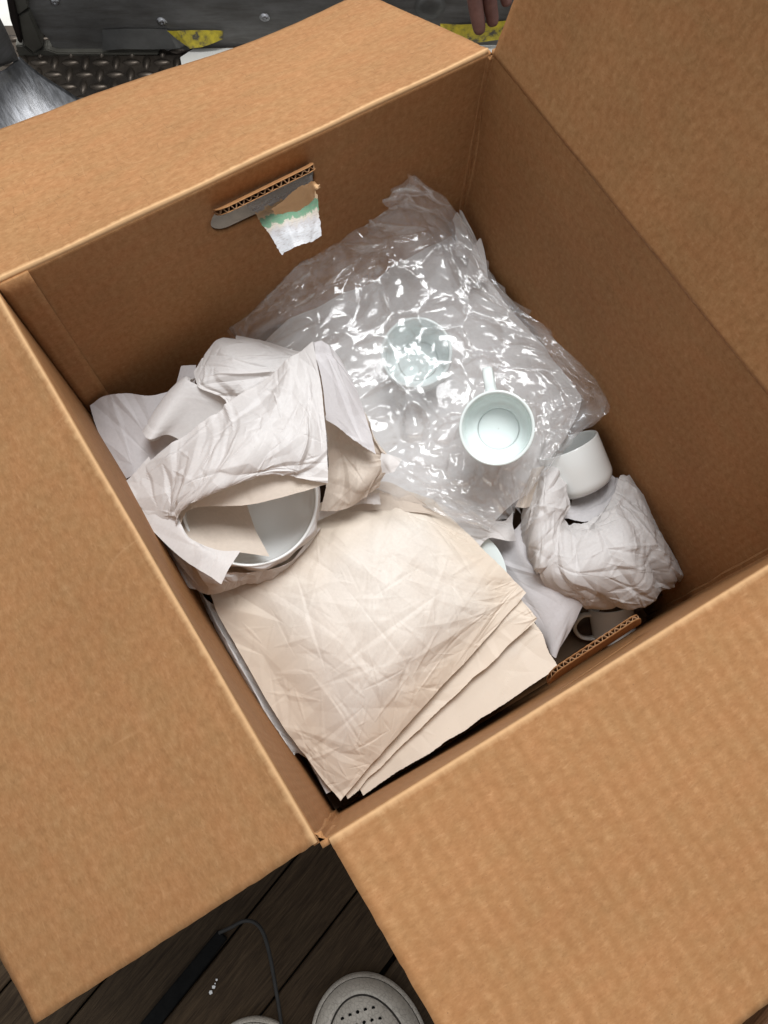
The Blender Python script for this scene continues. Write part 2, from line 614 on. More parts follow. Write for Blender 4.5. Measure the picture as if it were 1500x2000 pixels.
MAT['film'] = film('clear_air_film', 0.22, 1.0)
MAT['film_low'] = film('clear_air_film_underside', 0.06, 0.9)


def porcelain(name, col):
    m, nt, out = newmat(name)
    p = bsdf(nt, out, mixc(nt, noise(nt, mapping(nt, 'Object'), 20, 2), col, tuple(c * 0.97 for c in col)), 0.14, 0.42)
    p.inputs['Coat Weight'].default_value = 0.15
    p.inputs['Coat Roughness'].default_value = 0.04
    return m


MAT['celadon'] = porcelain('pale_green_porcelain', (0.745, 0.815, 0.80))
MAT['porcelain'] = porcelain('white_porcelain', (0.77, 0.79, 0.775))


# ================================================================ the floor
def wood_mat(name, c1, c2, rough=0.55):
    m, nt, out = newmat(name)
    v = mapping(nt, 'UV', (1, 12, 1))
    oi = nt.nodes.new('ShaderNodeObjectInfo')
    n = noise(nt, v, 18, 6, 0.65, 1.0)
    g = noise(nt, mapping(nt, 'UV', (2, 40, 1)), 22, 3, 0.6)
    c = ramp(nt, n, [(0.3, c1), (0.65, c2)])
    c = mixc(nt, 0.6, c, ramp(nt, g, [(0.35, (0.45, 0.42, 0.4)), (0.6, (1, 1, 1))]), 'MULTIPLY')
    c = mixc(nt, 0.5, c, ramp(nt, oi.outputs['Random'], [(0, (0.6, 0.6, 0.6)), (1, (1.2, 1.15, 1.1))]), 'MULTIPLY')
    bsdf(nt, out, c, rough, 0.1, bump(nt, g, 0.3, 0.001))
    return m


MAT['floor_wood'] = wood_mat('old_floor_wood', (0.026, 0.016, 0.009), (0.066, 0.044, 0.025))
MAT['ground'] = simple('dark_subfloor', (0.012, 0.010, 0.009), 0.9, 0.1, nscale=20, var=0.3)
MAT['brown_wood'] = wood_mat('brown_wood', (0.13, 0.06, 0.03), (0.24, 0.12, 0.06))

g = mesh_obj('ground', [(-6, -6, -0.02), (7, -6, -0.02), (7, 7, -0.02), (-6, 7, -0.02)], [(0, 1, 2, 3)], MAT['ground'], smooth=False)
tag(g, kind='structure')
floor = mesh_obj('wooden_floor', [(-2.2, -1.6, -0.012), (2.2, -1.6, -0.012), (2.2, 0.62, -0.012), (-2.2, 0.62, -0.012)],
                 [(0, 1, 2, 3)], MAT['ground'], smooth=False)
tag(floor, kind='structure')
pd0, pd1 = at(690, 1745, H), at(550, 1925, H)
pdir = (pd1 - pd0)[:2]; pdir /= np.linalg.norm(pdir)
pnor = np.array([-pdir[1], pdir[0]])
PW = 0.078


def plank(o0, length, width):
    bm = bmesh.new()
    t = 0.012
    a = o0; b = o0 + pdir * length
    w = pnor * width
    vs = []
    for z in (-t, 0.0):
        for q in (a, b, b + w, a + w):
            vs.append(bm.verts.new((q[0], q[1], z)))
    bm.faces.new(vs[4:]); bm.faces.new(vs[3::-1])
    for i in range(4):
        bm.faces.new((vs[i], vs[(i + 1) % 4], vs[4 + (i + 1) % 4], vs[4 + i]))
    bmesh.ops.bevel(bm, geom=[e for e in bm.edges if all(v.co.z > -0.001 for v in e.verts)], offset=0.0014, segments=1, affect='EDGES')
    uvl = bm.loops.layers.uv.new('UVMap')
    sh = random.random() * 5
    for f in bm.faces:
        for l in f.loops:
            q = np.array(l.vert.co[:2]) - a
            l[uvl].uv = (q @ pdir + sh, q @ pnor + sh * 3)
    ob = bm_obj('plank', bm, MAT['floor_wood'], floor)
    return ob


for r in range(-7, 12):
    base = pd0[:2] + pnor * (r * PW + 0.003) - pdir * (0.55 + (r * 0.37 % 1) * 0.35)
    s = 0.0
    while s < 1.15:
        ln = 0.42 + 0.25 * random.random()
        c0 = base + pdir * s
        mid = c0 + pdir * ln / 2 + pnor * PW / 2
        if mid[1] < 0.45:
            plank(c0, ln - 0.004, PW - (0.0055 if r in (0,) else 0.0022))
        s += ln

# ================================================================ the cardboard box
box = empty('cardboard_box', (W / 2, L / 2, 0), 'open brown corrugated cardboard box with all four flaps spread', 'box')
A = np.array([-0.005, 0.482]); B = np.array([0.460, 0.477]); C = np.array([0.456, -0.012]); D = np.array([0.002, 0.001])
TH = 0.0042


def wall_part(name, P0, P1, out, mat, bulge=0.003, hole=None, seed=3, top=H, sh=0.0012):
    """inner face P0->P1 seen from inside, thickness towards out; hole=(s0,s1,zc,half)"""
    ln = np.linalg.norm(P1 - P0)
    d = (P1 - P0) / ln
    nu, nv = int(ln / 0.004), int(top / 0.004)
    ss = np.linspace(0, ln, nu); zz = np.linspace(0.004, top, nv)
    r = np.random.default_rng(seed)
    ph = r.uniform(0, 6, 4)
    verts, uvs = [], []
    for z in zz:
        for s in ss:
            k = math.sin(math.pi * s / ln) * math.sin(math.pi * min(1, z / H))
            off = bulge * k * (1 + 0.5 * math.sin(7 * s / ln + ph[0])) + 0.0007 * math.sin(31 * z + ph[1] + 9 * s) * k
            # rounded shoulder just under the crease
            e = max(0, (z - (top - 0.0035)) / 0.0035)
            off += sh * e * e
            p = P0 + d * s + out * off
            verts.append((p[0], p[1], z)); uvs.append((s, z))
    faces = grid_faces(nv, nu)
    if hole:
        s0, s1, zc, hw = hole
        def inside(s, z):
            q = min(max(s, s0 + hw), s1 - hw)
            return math.hypot(s - q, z - zc) - hw
        keep = []
        for f in faces:
            cs = sum(uvs[i][0] for i in f) / 4; cz = sum(uvs[i][1] for i in f) / 4
            if inside(cs, cz) > 0: keep.append(f)
        rem = set(i for f in faces for i in f) - set()
        cnt = {}
        for f in keep:
            for i in f: cnt[i] = cnt.get(i, 0) + 1
        for i, c in cnt.items():
            s, z = uvs[i]
            dd = inside(s, z)
            if c < 4 and abs(dd) < 0.006 and 0.01 < s < ln - 0.01 and z < top - 0.01 and z > 0.01:
                q = min(max(s, s0 + hw), s1 - hw)
                v = np.array([s - q, z - zc]); nn = np.linalg.norm(v) + 1e-9
                v = v / nn * hw
                ns, nz = q + v[0], zc + v[1]
                dv = np.array([ns - s, nz - z])
                x, y, zo = verts[i]
                verts[i] = (x + d[0] * dv[0], y + d[1] * dv[0], nz)
                uvs[i] = (ns, nz)
        used = sorted(cnt)
        mp = {o: k for k, o in enumerate(used)}
        verts = [verts[i] for i in used]; uvs = [uvs[i] for i in used]
        faces = [tuple(mp[i] for i in f) for f in keep]
    o = mesh_obj(name, verts, faces, mat, box, uvs)
    md = o.modifiers.new('board', 'SOLIDIFY')
    md.thickness = TH
    # which way do the faces look
    nrm = np.cross(np.append(d, 0), (0, 0, 1))[:2]
    md.offset = 1.0 if np.dot(nrm, out) > 0 else -1.0
    return o


yb = L + 0.001
bw_n = np.array([0, -1, 0.0])
hb0 = onplane(414, 446, (0, yb, 0), bw_n); hb1 = onplane(616, 352, (0, yb, 0), bw_n)
hbz = (hb0[2] + hb1[2]) / 2
yf = -0.005
hf0 = onplane(1058, 1350, (0, yf, 0), bw_n); hf1 = onplane(1262, 1222, (0, yf, 0), bw_n)
hfz = (hf0[2] + hf1[2]) / 2
outA = np.array([0., 1.]); outR = np.array([1., 0.]); outF = np.array([0., -1.]); outL = np.array([-1., 0.])
wall_part('wall', A, B, outA, MAT['card_wall'], 0.003, (hb0[0] - A[0], hb1[0] - A[0], hbz + 0.004, 0.0175), 3, H - 0.0035, 0.0)
wall_part('wall', B, C, outR, MAT['card_wall'], 0.004, None, 4, H, 0.0)
wall_part('wall', D, C, outF, MAT['card_wall'], 0.004, (hf0[0] - D[0], hf1[0] - D[0], hfz + 0.004, 0.0135), 5, H - 0.0035, 0.0)
wall_part('wall', A, D, outL, MAT['card_wall'], 0.006, None, 6, H - 0.0035, 0.0)
bt = mesh_obj('bottom', [(-0.01, -0.012, 0.003), (W + 0.004, -0.012, 0.003), (W + 0.004, L + 0.005, 0.003), (-0.01, L + 0.005, 0.003)],
              [(0, 1, 2, 3)], MAT['card_wall'], box, [(0, 0), (W, 0), (W, L), (0, L)])

# glue tab lapped over the far left corner
gt = []
guv = []
tw = 0.027
nz = 30
for k in range(nz):
    z = 0.006 + (H - 0.008) * k / (nz - 1)
    for s in np.linspace(0.0015, tw, 5):
        p = A + (B - A) / np.linalg.norm(B - A) * s
        gt.append((p[0], p[1] - 0.0028 + 0.0005 * math.sin(z * 40) + 0.003 * math.sin(math.pi * s / 0.465) * math.sin(math.pi * z / H), z)); guv.append((s + 0.7, z))
o = mesh_obj('glue_tab', gt, grid_faces(nz, 5), MAT['card_wall'], box, guv)
md = o.modifiers.new('board', 'SOLIDIFY'); md.thickness = 0.0025; md.offset = -1


def flap_part(P0, P1, out, th0, th1, length, mat, crease=0.0022, curl=0.0, seed=1, ext0=0.0, ext1=0.0, warp=0.004, sh=0.0012):
    """flap hinged on P0-P1, th = angle over the horizontal at either end"""
    ln = np.linalg.norm(P1 - P0)
    d = (P1 - P0) / ln
    r = np.random.default_rng(seed)
    nu = 90
    prof = [-1, 0, .0015, .003, .0045, .006, .008, .010, .012, .014, .017, .021, .026] + list(np.linspace(.034, length, 40))
    jag = np.convolve(r.normal(0, 1, nu + 6), np.ones(3) / 3, 'same')[3:-3]
    ph = r.uniform(0, 6, 6)
    verts, uvs = [], []
    for j, t in enumerate(prof):
        for i in range(nu):
            f = i / (nu - 1)
            s = -ext0 + f * (ln + ext0 + ext1)
            if i == 0: s += 0.0003 * jag[(j * 7) % nu]
            if i == nu - 1: s -= 0.0003 * jag[(j * 11) % nu]
            th = th0 + (th1 - th0) * f
            if t < 0:      # root of the flap, just under the score line
                p = P0 + d * s
                verts.append((p[0], p[1], H - 0.0045)); uvs.append((s + 1.3 * seed, -0.004))
                continue
            tt = t + (0.0005 * jag[i] * (j == len(prof) - 1))
            # small bend radius at the score line
            rb = 0.004
            a = min(1, tt / rb)
            # shallow trough a little way out from the crease
            lift = -crease * math.exp(-((tt - 0.013) / 0.0035) ** 2)
            wv = warp * (math.sin(3.1 * f * math.pi + ph[0]) * 0.5 + math.sin(1.3 * f * math.pi + ph[1])) * (tt / length) ** 1.4
            wv += 0.0005 * math.sin(55 * s + ph[2]) * math.sin(24 * tt + ph[3])
            wv += curl * (tt / length) ** 2
            hor = sh + tt * math.cos(th)
            ver = tt * math.sin(th)
            if tt < rb:
                ver = ver * a if th < 0 else ver
            else:
                ver = ver
            nrm_h, nrm_v = -math.sin(th), math.cos(th)
            hor += nrm_h * (lift + wv); ver += nrm_v * (lift + wv)
            p = P0 + d * s + out * hor
            verts.append((p[0], p[1], H + 0.0005 + ver)); uvs.append((s + 1.3 * seed, tt))
    o = mesh_obj('flap', verts, grid_faces(len(prof), nu), mat, box, uvs)
    md = o.modifiers.new('board', 'SOLIDIFY')
    md.thickness = TH * 0.8
    # normals: cross(d, out) z sign
    nz_ = d[0] * out[1] - d[1] * out[0]
    md.offset = -1.0 if nz_ > 0 else 1.0
    o.data.materials.append(MAT['card_cut'])
    md.material_offset_rim = 1
    return o


R_ = math.radians
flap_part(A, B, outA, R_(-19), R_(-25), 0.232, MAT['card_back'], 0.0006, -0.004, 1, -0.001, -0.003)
flap_part(B, C, outR, R_(76), R_(74), 0.232, MAT['card_wall'], 0.0, 0.0, 2, -0.004, -0.002, 0.004, -0.0012)
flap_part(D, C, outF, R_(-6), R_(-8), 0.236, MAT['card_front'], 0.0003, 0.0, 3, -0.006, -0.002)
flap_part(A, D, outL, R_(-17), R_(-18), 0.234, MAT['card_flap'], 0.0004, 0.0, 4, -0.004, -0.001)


def corner_fold(P, da, db, w, seed):
    """crushed board rounding an inner vertical corner"""
    r = np.random.default_rng(seed)
    v, uv = [], []
    n = 60
    k1 = np.interp(np.arange(n), np.arange(0, n + 6, 5), r.normal(0, 1, len(np.arange(0, n + 6, 5))))
    k2 = np.interp(np.arange(n), np.arange(0, n + 6, 5), r.normal(0, 1, len(np.arange(0, n + 6, 5))))
    for j in range(n):
        z = 0.006 + (H - 0.012) * j / (n - 1)
        a = w * (1 + 0.18 * k1[j]); b = w * (1 + 0.18 * k2[j])
        for t, q in ((1, 0), (0.62, 0.22), (0.5, 0.5), (0.22, 0.62), (0, 1)):
            p = P + da * a * t + db * b * q
            g = 0.0007 if t == q else -0.0004
            p = p - (da + db) * (0.0012 if t + q > 0.9 and t not in (0.5,) else 0) + (da + db) * g
            v.append((p[0], p[1], z)); uv.append(((1 - t + q) * w, z))
    for t in range(5):     # pinched shut under the score line
        v.append((P[0] + 0.001 * da[0] * t, P[1] + 0.001 * db[1] * (4 - t), H - 0.0032)); uv.append((0.002 * t, H))
    return mesh_obj('corner_fold', v, grid_faces(n + 1, 5), MAT['card_wall'], box, uv, smooth=False)


ux, uy = np.array([1.0, 0]), np.array([0, 1.0])
corner_fold(B + np.array([0, 0.0]), -ux, -uy, 0.0075, 1)
corner_fold(C, -ux, uy, 0.0085, 2)
corner_fold(D, ux, uy, 0.0075, 3)


def fluted_tab(P0, P1, dirn, depth, mat, name='handle_tab'):
    """hand-hole tongue bent inwards: two liners with a wavy core between, open at the free edge"""
    P0 = np.array(P0); P1 = np.array(P1); ln = np.linalg.norm(P1 - P0); d = (P1 - P0) / ln
    dirn = np.array(dirn, float); dirn /= np.linalg.norm(dirn)
    nn = np.cross(d, dirn); nn /= np.linalg.norm(nn)
    th = 0.0042
    root = None
    def endrad(s):
        q = min(s, ln - s)
        return depth if q > 0.012 else depth * (0.45 + 0.55 * math.sqrt(max(0, 1 - ((0.012 - q) / 0.012) ** 2)))
    obs = []
    for side, nm in ((0.5, 'liner'), (-0.5, 'liner')):
        n = 60
        v, uv = [], []
        for j in range(8):
            for i in range(n):
                s = ln * i / (n - 1)
                t = endrad(s) * j / 7
                lip = 0.0004 * math.sin(s * 900 + j) * (j == 7)
                v.append(P0 + d * s + dirn * (t + lip) + nn * (side * th * (0.25 + 0.75 * min(1, j / 3))) ); uv.append((s, t))
        f = grid_faces(8, n)
        if root is None:
            root = mesh_obj(name, v, f, mat, box, uv)
            m_ = root.modifiers.new('liner', 'SOLIDIFY'); m_.thickness = 0.00045; m_.offset = 0
        else:
            ob = mesh_obj(nm, v, f, mat, root, uv)
            m_ = ob.modifiers.new('liner', 'SOLIDIFY'); m_.thickness = 0.00045; m_.offset = 0
    n = int(ln / 0.0005)
    v, uv = [], []
    for j in range(3):
        for i in range(n):
            s = ln * i / (n - 1)
            wv = math.sin(2 * math.pi * s / 0.0068 + 1.1 * math.sin(s * 60) + 0.5 * math.sin(s * 170))
            wv = math.copysign(abs(wv) ** 0.7, wv)
            t = endrad(s) - 0.0003 - 0.008 * (2 - j) / 2
            v.append(P0 + d * s + dirn * (t - 0.0012 * (0.5 + 0.5 * math.sin(s * 210 + 2 * math.sin(s * 77)))) + nn * wv * th * (0.36 + 0.11 * math.sin(s * 130))); uv.append((s, t))
    ob = mesh_obj('fluting', v, grid_faces(3, n), MAT['flute'], root, uv)
    m_ = ob.modifiers.new('liner', 'SOLIDIFY'); m_.thickness = 0.0005; m_.offset = 0
    return root


# tongues point up and in, nearly at the viewer's eye
zb = hbz + 0.0235
fluted_tab((hb0[0] + 0.004, yb - 0.002, zb), (hb1[0] - 0.006, yb - 0.002, zb), np.array([0, -0.70, 0.71]), 0.026, MAT['card_wall'])
zf = hfz + 0.0165
fluted_tab((hf0[0] - 0.004, yf + 0.004, zf), (hf1[0] + 0.002, yf + 0.004, zf), np.array([0, 0.30, 0.955]), 0.026, MAT['card_wall'])


# strip of clear tape with torn scraps hanging from the far hand hole
def tape_mat():
    m, nt, out = newmat('clear_tape_with_residue')
    tc = nt.nodes.new('ShaderNodeTexCoord'); sp = nt.nodes.new('ShaderNodeSeparateXYZ')
    nt.links.new(tc.outputs['UV'], sp.inputs[0])
    n = noise(nt, mapping(nt, 'UV', (1, 0.6, 1)), 160, 3, 0.65)
    n2 = noise(nt, mapping(nt, 'UV', (0.35, 2.2, 1)), 420, 2, 0.7)
    ad = nt.nodes.new('ShaderNodeMath'); ad.operation = 'MULTIPLY_ADD'; ad.inputs[1].default_value = 0.02
    nt.links.new(n, ad.inputs[0]); nt.links.new(sp.outputs[1], ad.inputs[2])
    sl = nt.nodes.new('ShaderNodeMath'); sl.operation = 'MULTIPLY_ADD'; sl.inputs[1].default_value = -0.06
    nt.links.new(sp.outputs[0], sl.inputs[0]); nt.links.new(ad.outputs[0], sl.inputs[2])
    dv = nt.nodes.new('ShaderNodeMath'); dv.operation = 'DIVIDE'; dv.inputs[1].default_value = 0.08
    nt.links.new(sl.outputs[0], dv.inputs[0])
    col = ramp(nt, dv.outputs[0], [(0.0, (0.30, 0.30, 0.31)), (0.34, (0.30, 0.29, 0.29)), (0.36, (0.50, 0.34, 0.19)), (0.47, (0.53, 0.40, 0.26)),
                                   (0.49, (0.13, 0.26, 0.17)), (0.60, (0.16, 0.30, 0.20)), (0.62, (0.55, 0.50, 0.42)),
                                   (0.70, (0.48, 0.47, 0.48)), (0.76, (0.58, 0.59, 0.61))], 'LINEAR')  # pale lower end puts the tape's silvery sparkle into the colour
    col = mixc(nt, ramp(nt, n2, [(0.36, (0.5, 0.5, 0.5)), (0.46, (0, 0, 0))]), col, (0.3, 0.26, 0.23))
    alpha = ramp(nt, dv.outputs[0], [(0.0, (0.45, 0.45, 0.45)), (0.25, (0.5, 0.5, 0.5)), (0.28, (1, 1, 1)), (1.0, (0.92, 0.92, 0.92)), (1.0, (0.9, 0.9, 0.9))])
    b = bump(nt, n2, 0.5, 0.0008)
    p = nt.nodes.new('ShaderNodeBsdfPrincipled')
    nt.links.new(col, p.inputs['Base Color']); p.inputs['Roughness'].default_value = 0.3
    p.inputs['Specular IOR Level'].default_value = 0.35
    nt.links.new(b, p.inputs['Normal']); nt.links.new(alpha, p.inputs['Alpha'])
    nt.links.new(p.outputs[0], out.inputs[0])
    return m


MAT['tape'] = tape_mat()
ht = lambda px, py, inn: onplane(px, py, (0, yb - inn, 0), bw_n)
tn = np.array([[ht(484, 402, .006), ht(520, 380, .006), ht(560, 362, .006), ht(604, 344, .006)],
               [ht(500, 420, .014), ht(536, 402, .016), ht(578, 384, .016), ht(614, 372, .014)],
               [ht(520, 452, .034), ht(556, 436, .040), ht(590, 424, .040), ht(622, 410, .034)],
               [ht(549, 498, .062), ht(572, 488, .066), ht(598, 476, .066), ht(623, 464, .062)]])
tp = sheet('packing_tape', tn, MAT['tape'], box, 0.0012, 5, [(0.012, 0.0006, 1.6, 0.3), ('F', 5000, 0.002, 0.005, 0.2)], 0.0016)
tp['label'] = 'torn clear tape strip with green and tan paper scraps'
scrap = np.array([[ht(526, 410, .046), ht(560, 387, .046), ht(590, 368, .047), ht(608, 353, .048), ht(623, 361, .044)],
                  [ht(538, 416, .047), ht(568, 400, .047), ht(596, 386, .048), ht(611, 372, .050), ht(621, 364, .054)],
                  [ht(552, 420, .048), ht(580, 410, .048), ht(602, 400, .049), ht(614, 388, .050), ht(614, 376, .052)]])
MAT['kraft_scrap'] = paper('kraft_scrap', (0.50, 0.31, 0.16), (0.58, 0.39, 0.22), 0.7, 0.1)
sheet('torn_scrap', scrap, MAT['kraft_scrap'], tp, 0.0008, 6, [(0.008, 0.0008, 1, 0)], 0.0012)

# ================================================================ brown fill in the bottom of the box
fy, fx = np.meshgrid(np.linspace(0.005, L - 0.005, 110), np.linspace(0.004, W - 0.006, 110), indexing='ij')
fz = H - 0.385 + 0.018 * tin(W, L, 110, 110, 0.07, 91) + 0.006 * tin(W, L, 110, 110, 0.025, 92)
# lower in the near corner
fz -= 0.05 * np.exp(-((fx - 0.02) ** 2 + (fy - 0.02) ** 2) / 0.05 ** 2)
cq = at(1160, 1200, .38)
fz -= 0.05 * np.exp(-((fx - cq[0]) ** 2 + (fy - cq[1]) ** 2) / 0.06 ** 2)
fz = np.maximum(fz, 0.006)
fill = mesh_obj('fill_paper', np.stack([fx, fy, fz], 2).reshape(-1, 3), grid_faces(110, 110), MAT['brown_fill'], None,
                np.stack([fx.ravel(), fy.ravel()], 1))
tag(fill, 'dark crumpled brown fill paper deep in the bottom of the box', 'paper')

# ================================================================ the stack of beige sheets
K1 = [(0.055, 0.0022, 1.5, 0.6), (0.024, 0.0009, 1.6, 0.9), ('F', 1500, 0.004, 0.011, 0.15), ('F', 3600, 0.0015, 0.0045, 0.19), ('F', 420, 0.006, 0.014, 0.15, 1.0, 1.0)]
K2 = [(0.05, 0.0020, 1.6, 0.8), ('F', 1500, 0.004, 0.011, 0.17)]
K3 = [(0.06, 0.0018, 1.6, 0.8), ('F', 500, 0.004, 0.010, 0.11)]
s = sheet('packing_paper', [
    [(400, 1135, .302), (505, 1050, .284), (615, 985, .275), (735, 950, .275), (845, 975, .284)],
    [(432, 1212, .300), (548, 1122, .270), (660, 1050, .260), (780, 1003, .264), (885, 1015, .282)],
    [(478, 1290, .304), (594, 1200, .266), (702, 1122, .254), (820, 1060, .259), (925, 1055, .280)],
    [(530, 1378, .312), (640, 1285, .270), (745, 1200, .256), (858, 1122, .260), (962, 1092, .279)],
    [(580, 1455, .322), (680, 1372, .284), (786, 1278, .266), (895, 1185, .266), (996, 1124, .280)],
    [(625, 1518, .332), (704, 1440, .304), (802, 1340, .286), (912, 1235, .280), (1014, 1142, .281)],
    [(665, 1565, .341), (727, 1490, .323), (815, 1392, .304), (925, 1275, .292), (1029, 1158, .283)]],
    MAT['beige_paper'], None, 0.00105, 3, K1, 0.0002)
tag(s, 'topmost crumpled beige packing paper sheet in the near half of the box', 'paper', 'beige packing sheets')
s = sheet('packing_paper', [
    [(520, 1180, .306), (620, 1130, .300), (740, 1080, .296), (880, 1060, .296), (985, 1120, .297)],
    [(590, 1330, .322), (690, 1260, .310), (790, 1190, .304), (910, 1130, .300), (1010, 1160, .298)],
    [(640, 1455, .336), (735, 1370, .322), (850, 1270, .310), (948, 1205, .298), (1032, 1188, .289)],
    [(680, 1560, .345), (752, 1488, .328), (888, 1358, .308), (974, 1280, .298), (1048, 1211, .289)]],
    MAT['beige_paper'], None, 0.0015, 8, K2, 0.0007)
tag(s, 'beige paper sheet showing its creased edge just below the topmost sheet', 'paper', 'beige packing sheets')
s = sheet('packing_paper', [
    [(560, 1230, .322), (730, 1150, .316), (890, 1110, .314), (1010, 1165, .314)],
    [(635, 1395, .334), (775, 1300, .324), (925, 1215, .312), (1050, 1232, .302)],
    [(708, 1556, .348), (842, 1466, .330), (972, 1384, .314), (1091, 1303, .300)]],
    MAT['beige_paper'], None, 0.0016, 12, K3, 0.0007)
tag(s, 'flat cream paper sheet whose square corner touches the near wall', 'paper', 'beige packing sheets')
s = sheet('packing_paper', [
    [(470, 1180, .335), (700, 1160, .332), (900, 1160, .332)],
    [(560, 1400, .342), (720, 1330, .338), (900, 1260, .334)],
    [(598, 1478, .350), (700, 1440, .345), (860, 1380, .340)],
    [(638, 1549, .356), (690, 1528, .350), (760, 1480, .345)]],
    MAT['white_paper'], None, 0.003, 13, K2, 0.0003)
tag(s, 'shaded greyish paper corner under the beige stack at the near corner', 'paper')
s = sheet('packing_paper', [
    [(378, 1140, .325), (392, 1158, .315), (420, 1180, .318), (470, 1200, .33)],
    [(418, 1225, .330), (432, 1235, .314), (452, 1250, .320), (500, 1270, .335)],
    [(462, 1305, .335), (474, 1312, .318), (494, 1320, .326), (540, 1340, .34)],
    [(510, 1390, .340), (522, 1396, .324), (540, 1402, .332), (590, 1410, .345)],
    [(548, 1448, .346), (558, 1452, .330), (576, 1456, .340), (620, 1460, .35)],
    [(566, 1482, .352), (572, 1478, .338), (584, 1472, .346), (630, 1500, .355)]],
    MAT['white_paper'], None, 0.0012, 14, [(0.02, 0.0014, 2.4, 1.2), ('F', 3500, 0.003, 0.008, 0.25)], 0.0004)
tag(s, 'narrow rumpled white paper edge squeezed between left wall and beige stack', 'paper')


# ================================================================ crockery
def cup_mesh(r, h, wall=0.0030, base=0.62, corner=0.014):
    """small straight-sided cup, origin at its foot"""
    prof = []
    prof += [(0.0005, 0.0012), (r * base * 0.8, 0.0012), (r * base * 0.82, 0.0), (r * base * 0.9, 0.0)]
    for k in range(9):
        a = k / 8 * math.pi / 2
        prof.append((r * 0.985 - corner + corner * math.sin(a), 0.001 + corner - corner * math.cos(a)))
    prof += [(r * 0.99, h * 0.5), (r, h - 0.001), (r - 0.0004, h - 0.0002), (r - wall * 0.5, h), (r - wall + 0.0003, h - 0.0003), (r - wall, h - 0.0015)]
    prof += [(r * 0.99 - wall * 1.15, h * 0.5)]
    ci = corner * 0.9
    for k in range(9):
        a = math.pi / 2 - k / 8 * math.pi / 2
        prof.append((r * 0.985 - wall * 1.2 - ci + ci * math.sin(a), 0.004 + ci - ci * math.cos(a)))
    prof += [(r * 0.76, 0.0037), (r * 0.74, 0.0034), (r * 0.70, 0.0032), (r * 0.5, 0.0030), (r * 0.25, 0.0036), (0.0005, 0.0040)]
    return lathe(prof)


def cup(name, centre, axis, xhint, r, h, mat, label, group, handle=True, hlen=0.024, hz=0.55):
    """axis points out of the mouth; centre = centre of the rim"""
    F = frame(axis, xhint)
    foot = np.array(centre) - F[:, 2] * h
    e = empty(name, foot, label, 'cup', group)
    v, f = cup_mesh(r, h)
    mesh_obj('body', place(v, F, foot), f, mat, e)
    if handle:
        pts = [(r - 0.002, 0, h * 0.84), (r + hlen * 0.45, 0, h * 0.86), (r + hlen * 0.92, 0, h * 0.72), (r + hlen, 0, h * 0.55),
               (r + hlen * 0.75, 0, h * 0.36), (r + hlen * 0.3, 0, h * 0.27), (r - 0.003, 0, h * 0.25)]
        P = smooth_path(pts, 40)
        T = np.gradient(P, axis=0); T /= np.linalg.norm(T, axis=1, keepdims=True)
        vv = []
        n = 14
        for p, t in zip(P, T):
            b = np.array([0, 1, 0]); a = np.cross(t, b)
            for k in range(n):
                q = 2 * math.pi * k / n
                vv.append(p + a * 0.0026 * math.sin(q) + b * 0.0052 * math.cos(q))
        ff = grid_faces(len(P), n, True)
        mesh_obj('handle', place(vv, F, foot), ff, mat, e)
    return e


def pxm(px, py, h):
    """pixels per metre there"""
    p = at(px, py, h)
    return FPX / np.dot(p - CAM, RC[2])


toward = lambda p: (CAM - p) / np.linalg.norm(CAM - p)
GRP = 'pale porcelain cups'
c1 = at(970, 836, .178)
r1 = 74 / pxm(970, 836, .178)
cup('cup', c1, toward(c1) + RC[0] * -0.06 + RC[1] * -0.02, -RC[1] * 1.0 - RC[0] * 0.17, r1, 0.037, MAT['celadon'],
    'empty pale green cup standing open on top of the bubble wrap', GRP, True, 0.022)
c2 = at(813, 688, .222)
r2 = 70 / pxm(813, 688, .222)
cup('cup', c2, toward(c2) + RC[0] * -0.05 - RC[1] * 0.22, -RC[1] + RC[0] * 0.4, r2, 0.046, MAT['celadon'],
    'pale cup seen blurred through the clear bubble wrap', GRP, False)
# cup lying on its side over the wrapped bundle
ax3 = -(RC[0] * 0.42 + RC[1] * 0.84 + RC[2] * 0.22)
c3 = at(1107, 868, .262)
r3 = 63 / pxm(1107, 868, .262)
cup('cup', c3, ax3, RC[2], r3, 0.056, MAT['porcelain'],
    'white cup lying on its side above the paper bundle by the right wall', GRP, False)
# mug deep under the bundle, its handle ring showing
c4 = at(1192, 1180, .392)
e4 = cup('cup', c4, np.array([0.25, 0.75, 0.45]), -RC[0] * 1.0 + RC[1] * 0.30, 0.026, 0.05, MAT['porcelain'],
         'white cup with round handle in the dark gap under the paper bundle', GRP, True, 0.020)

# plate seen edge on
pr_ = 101 / pxm(893, 1124, .291)
bv, bf = lathe([(0.0005, -0.013), (pr_ * .6, -0.013), (pr_ * .82, -0.009), (pr_ * .975, -0.002), (pr_ * .995, -0.0006), (pr_, 0.0), (pr_ * .992, 0.0009), (pr_ * .975, 0.0006), (pr_ * .80, -0.0055), (pr_ * .6, -0.010), (0.0005, -0.0105)], 96)
pl = mesh_obj('plate', place(bv, frame((0.08, -0.10, 1.0), RC[1]), at(893, 1124, .291)), bf, MAT['celadon'])
tag(pl, 'pale plate whose curved rim shows beside the beige stack under the wrap corner', 'plate')

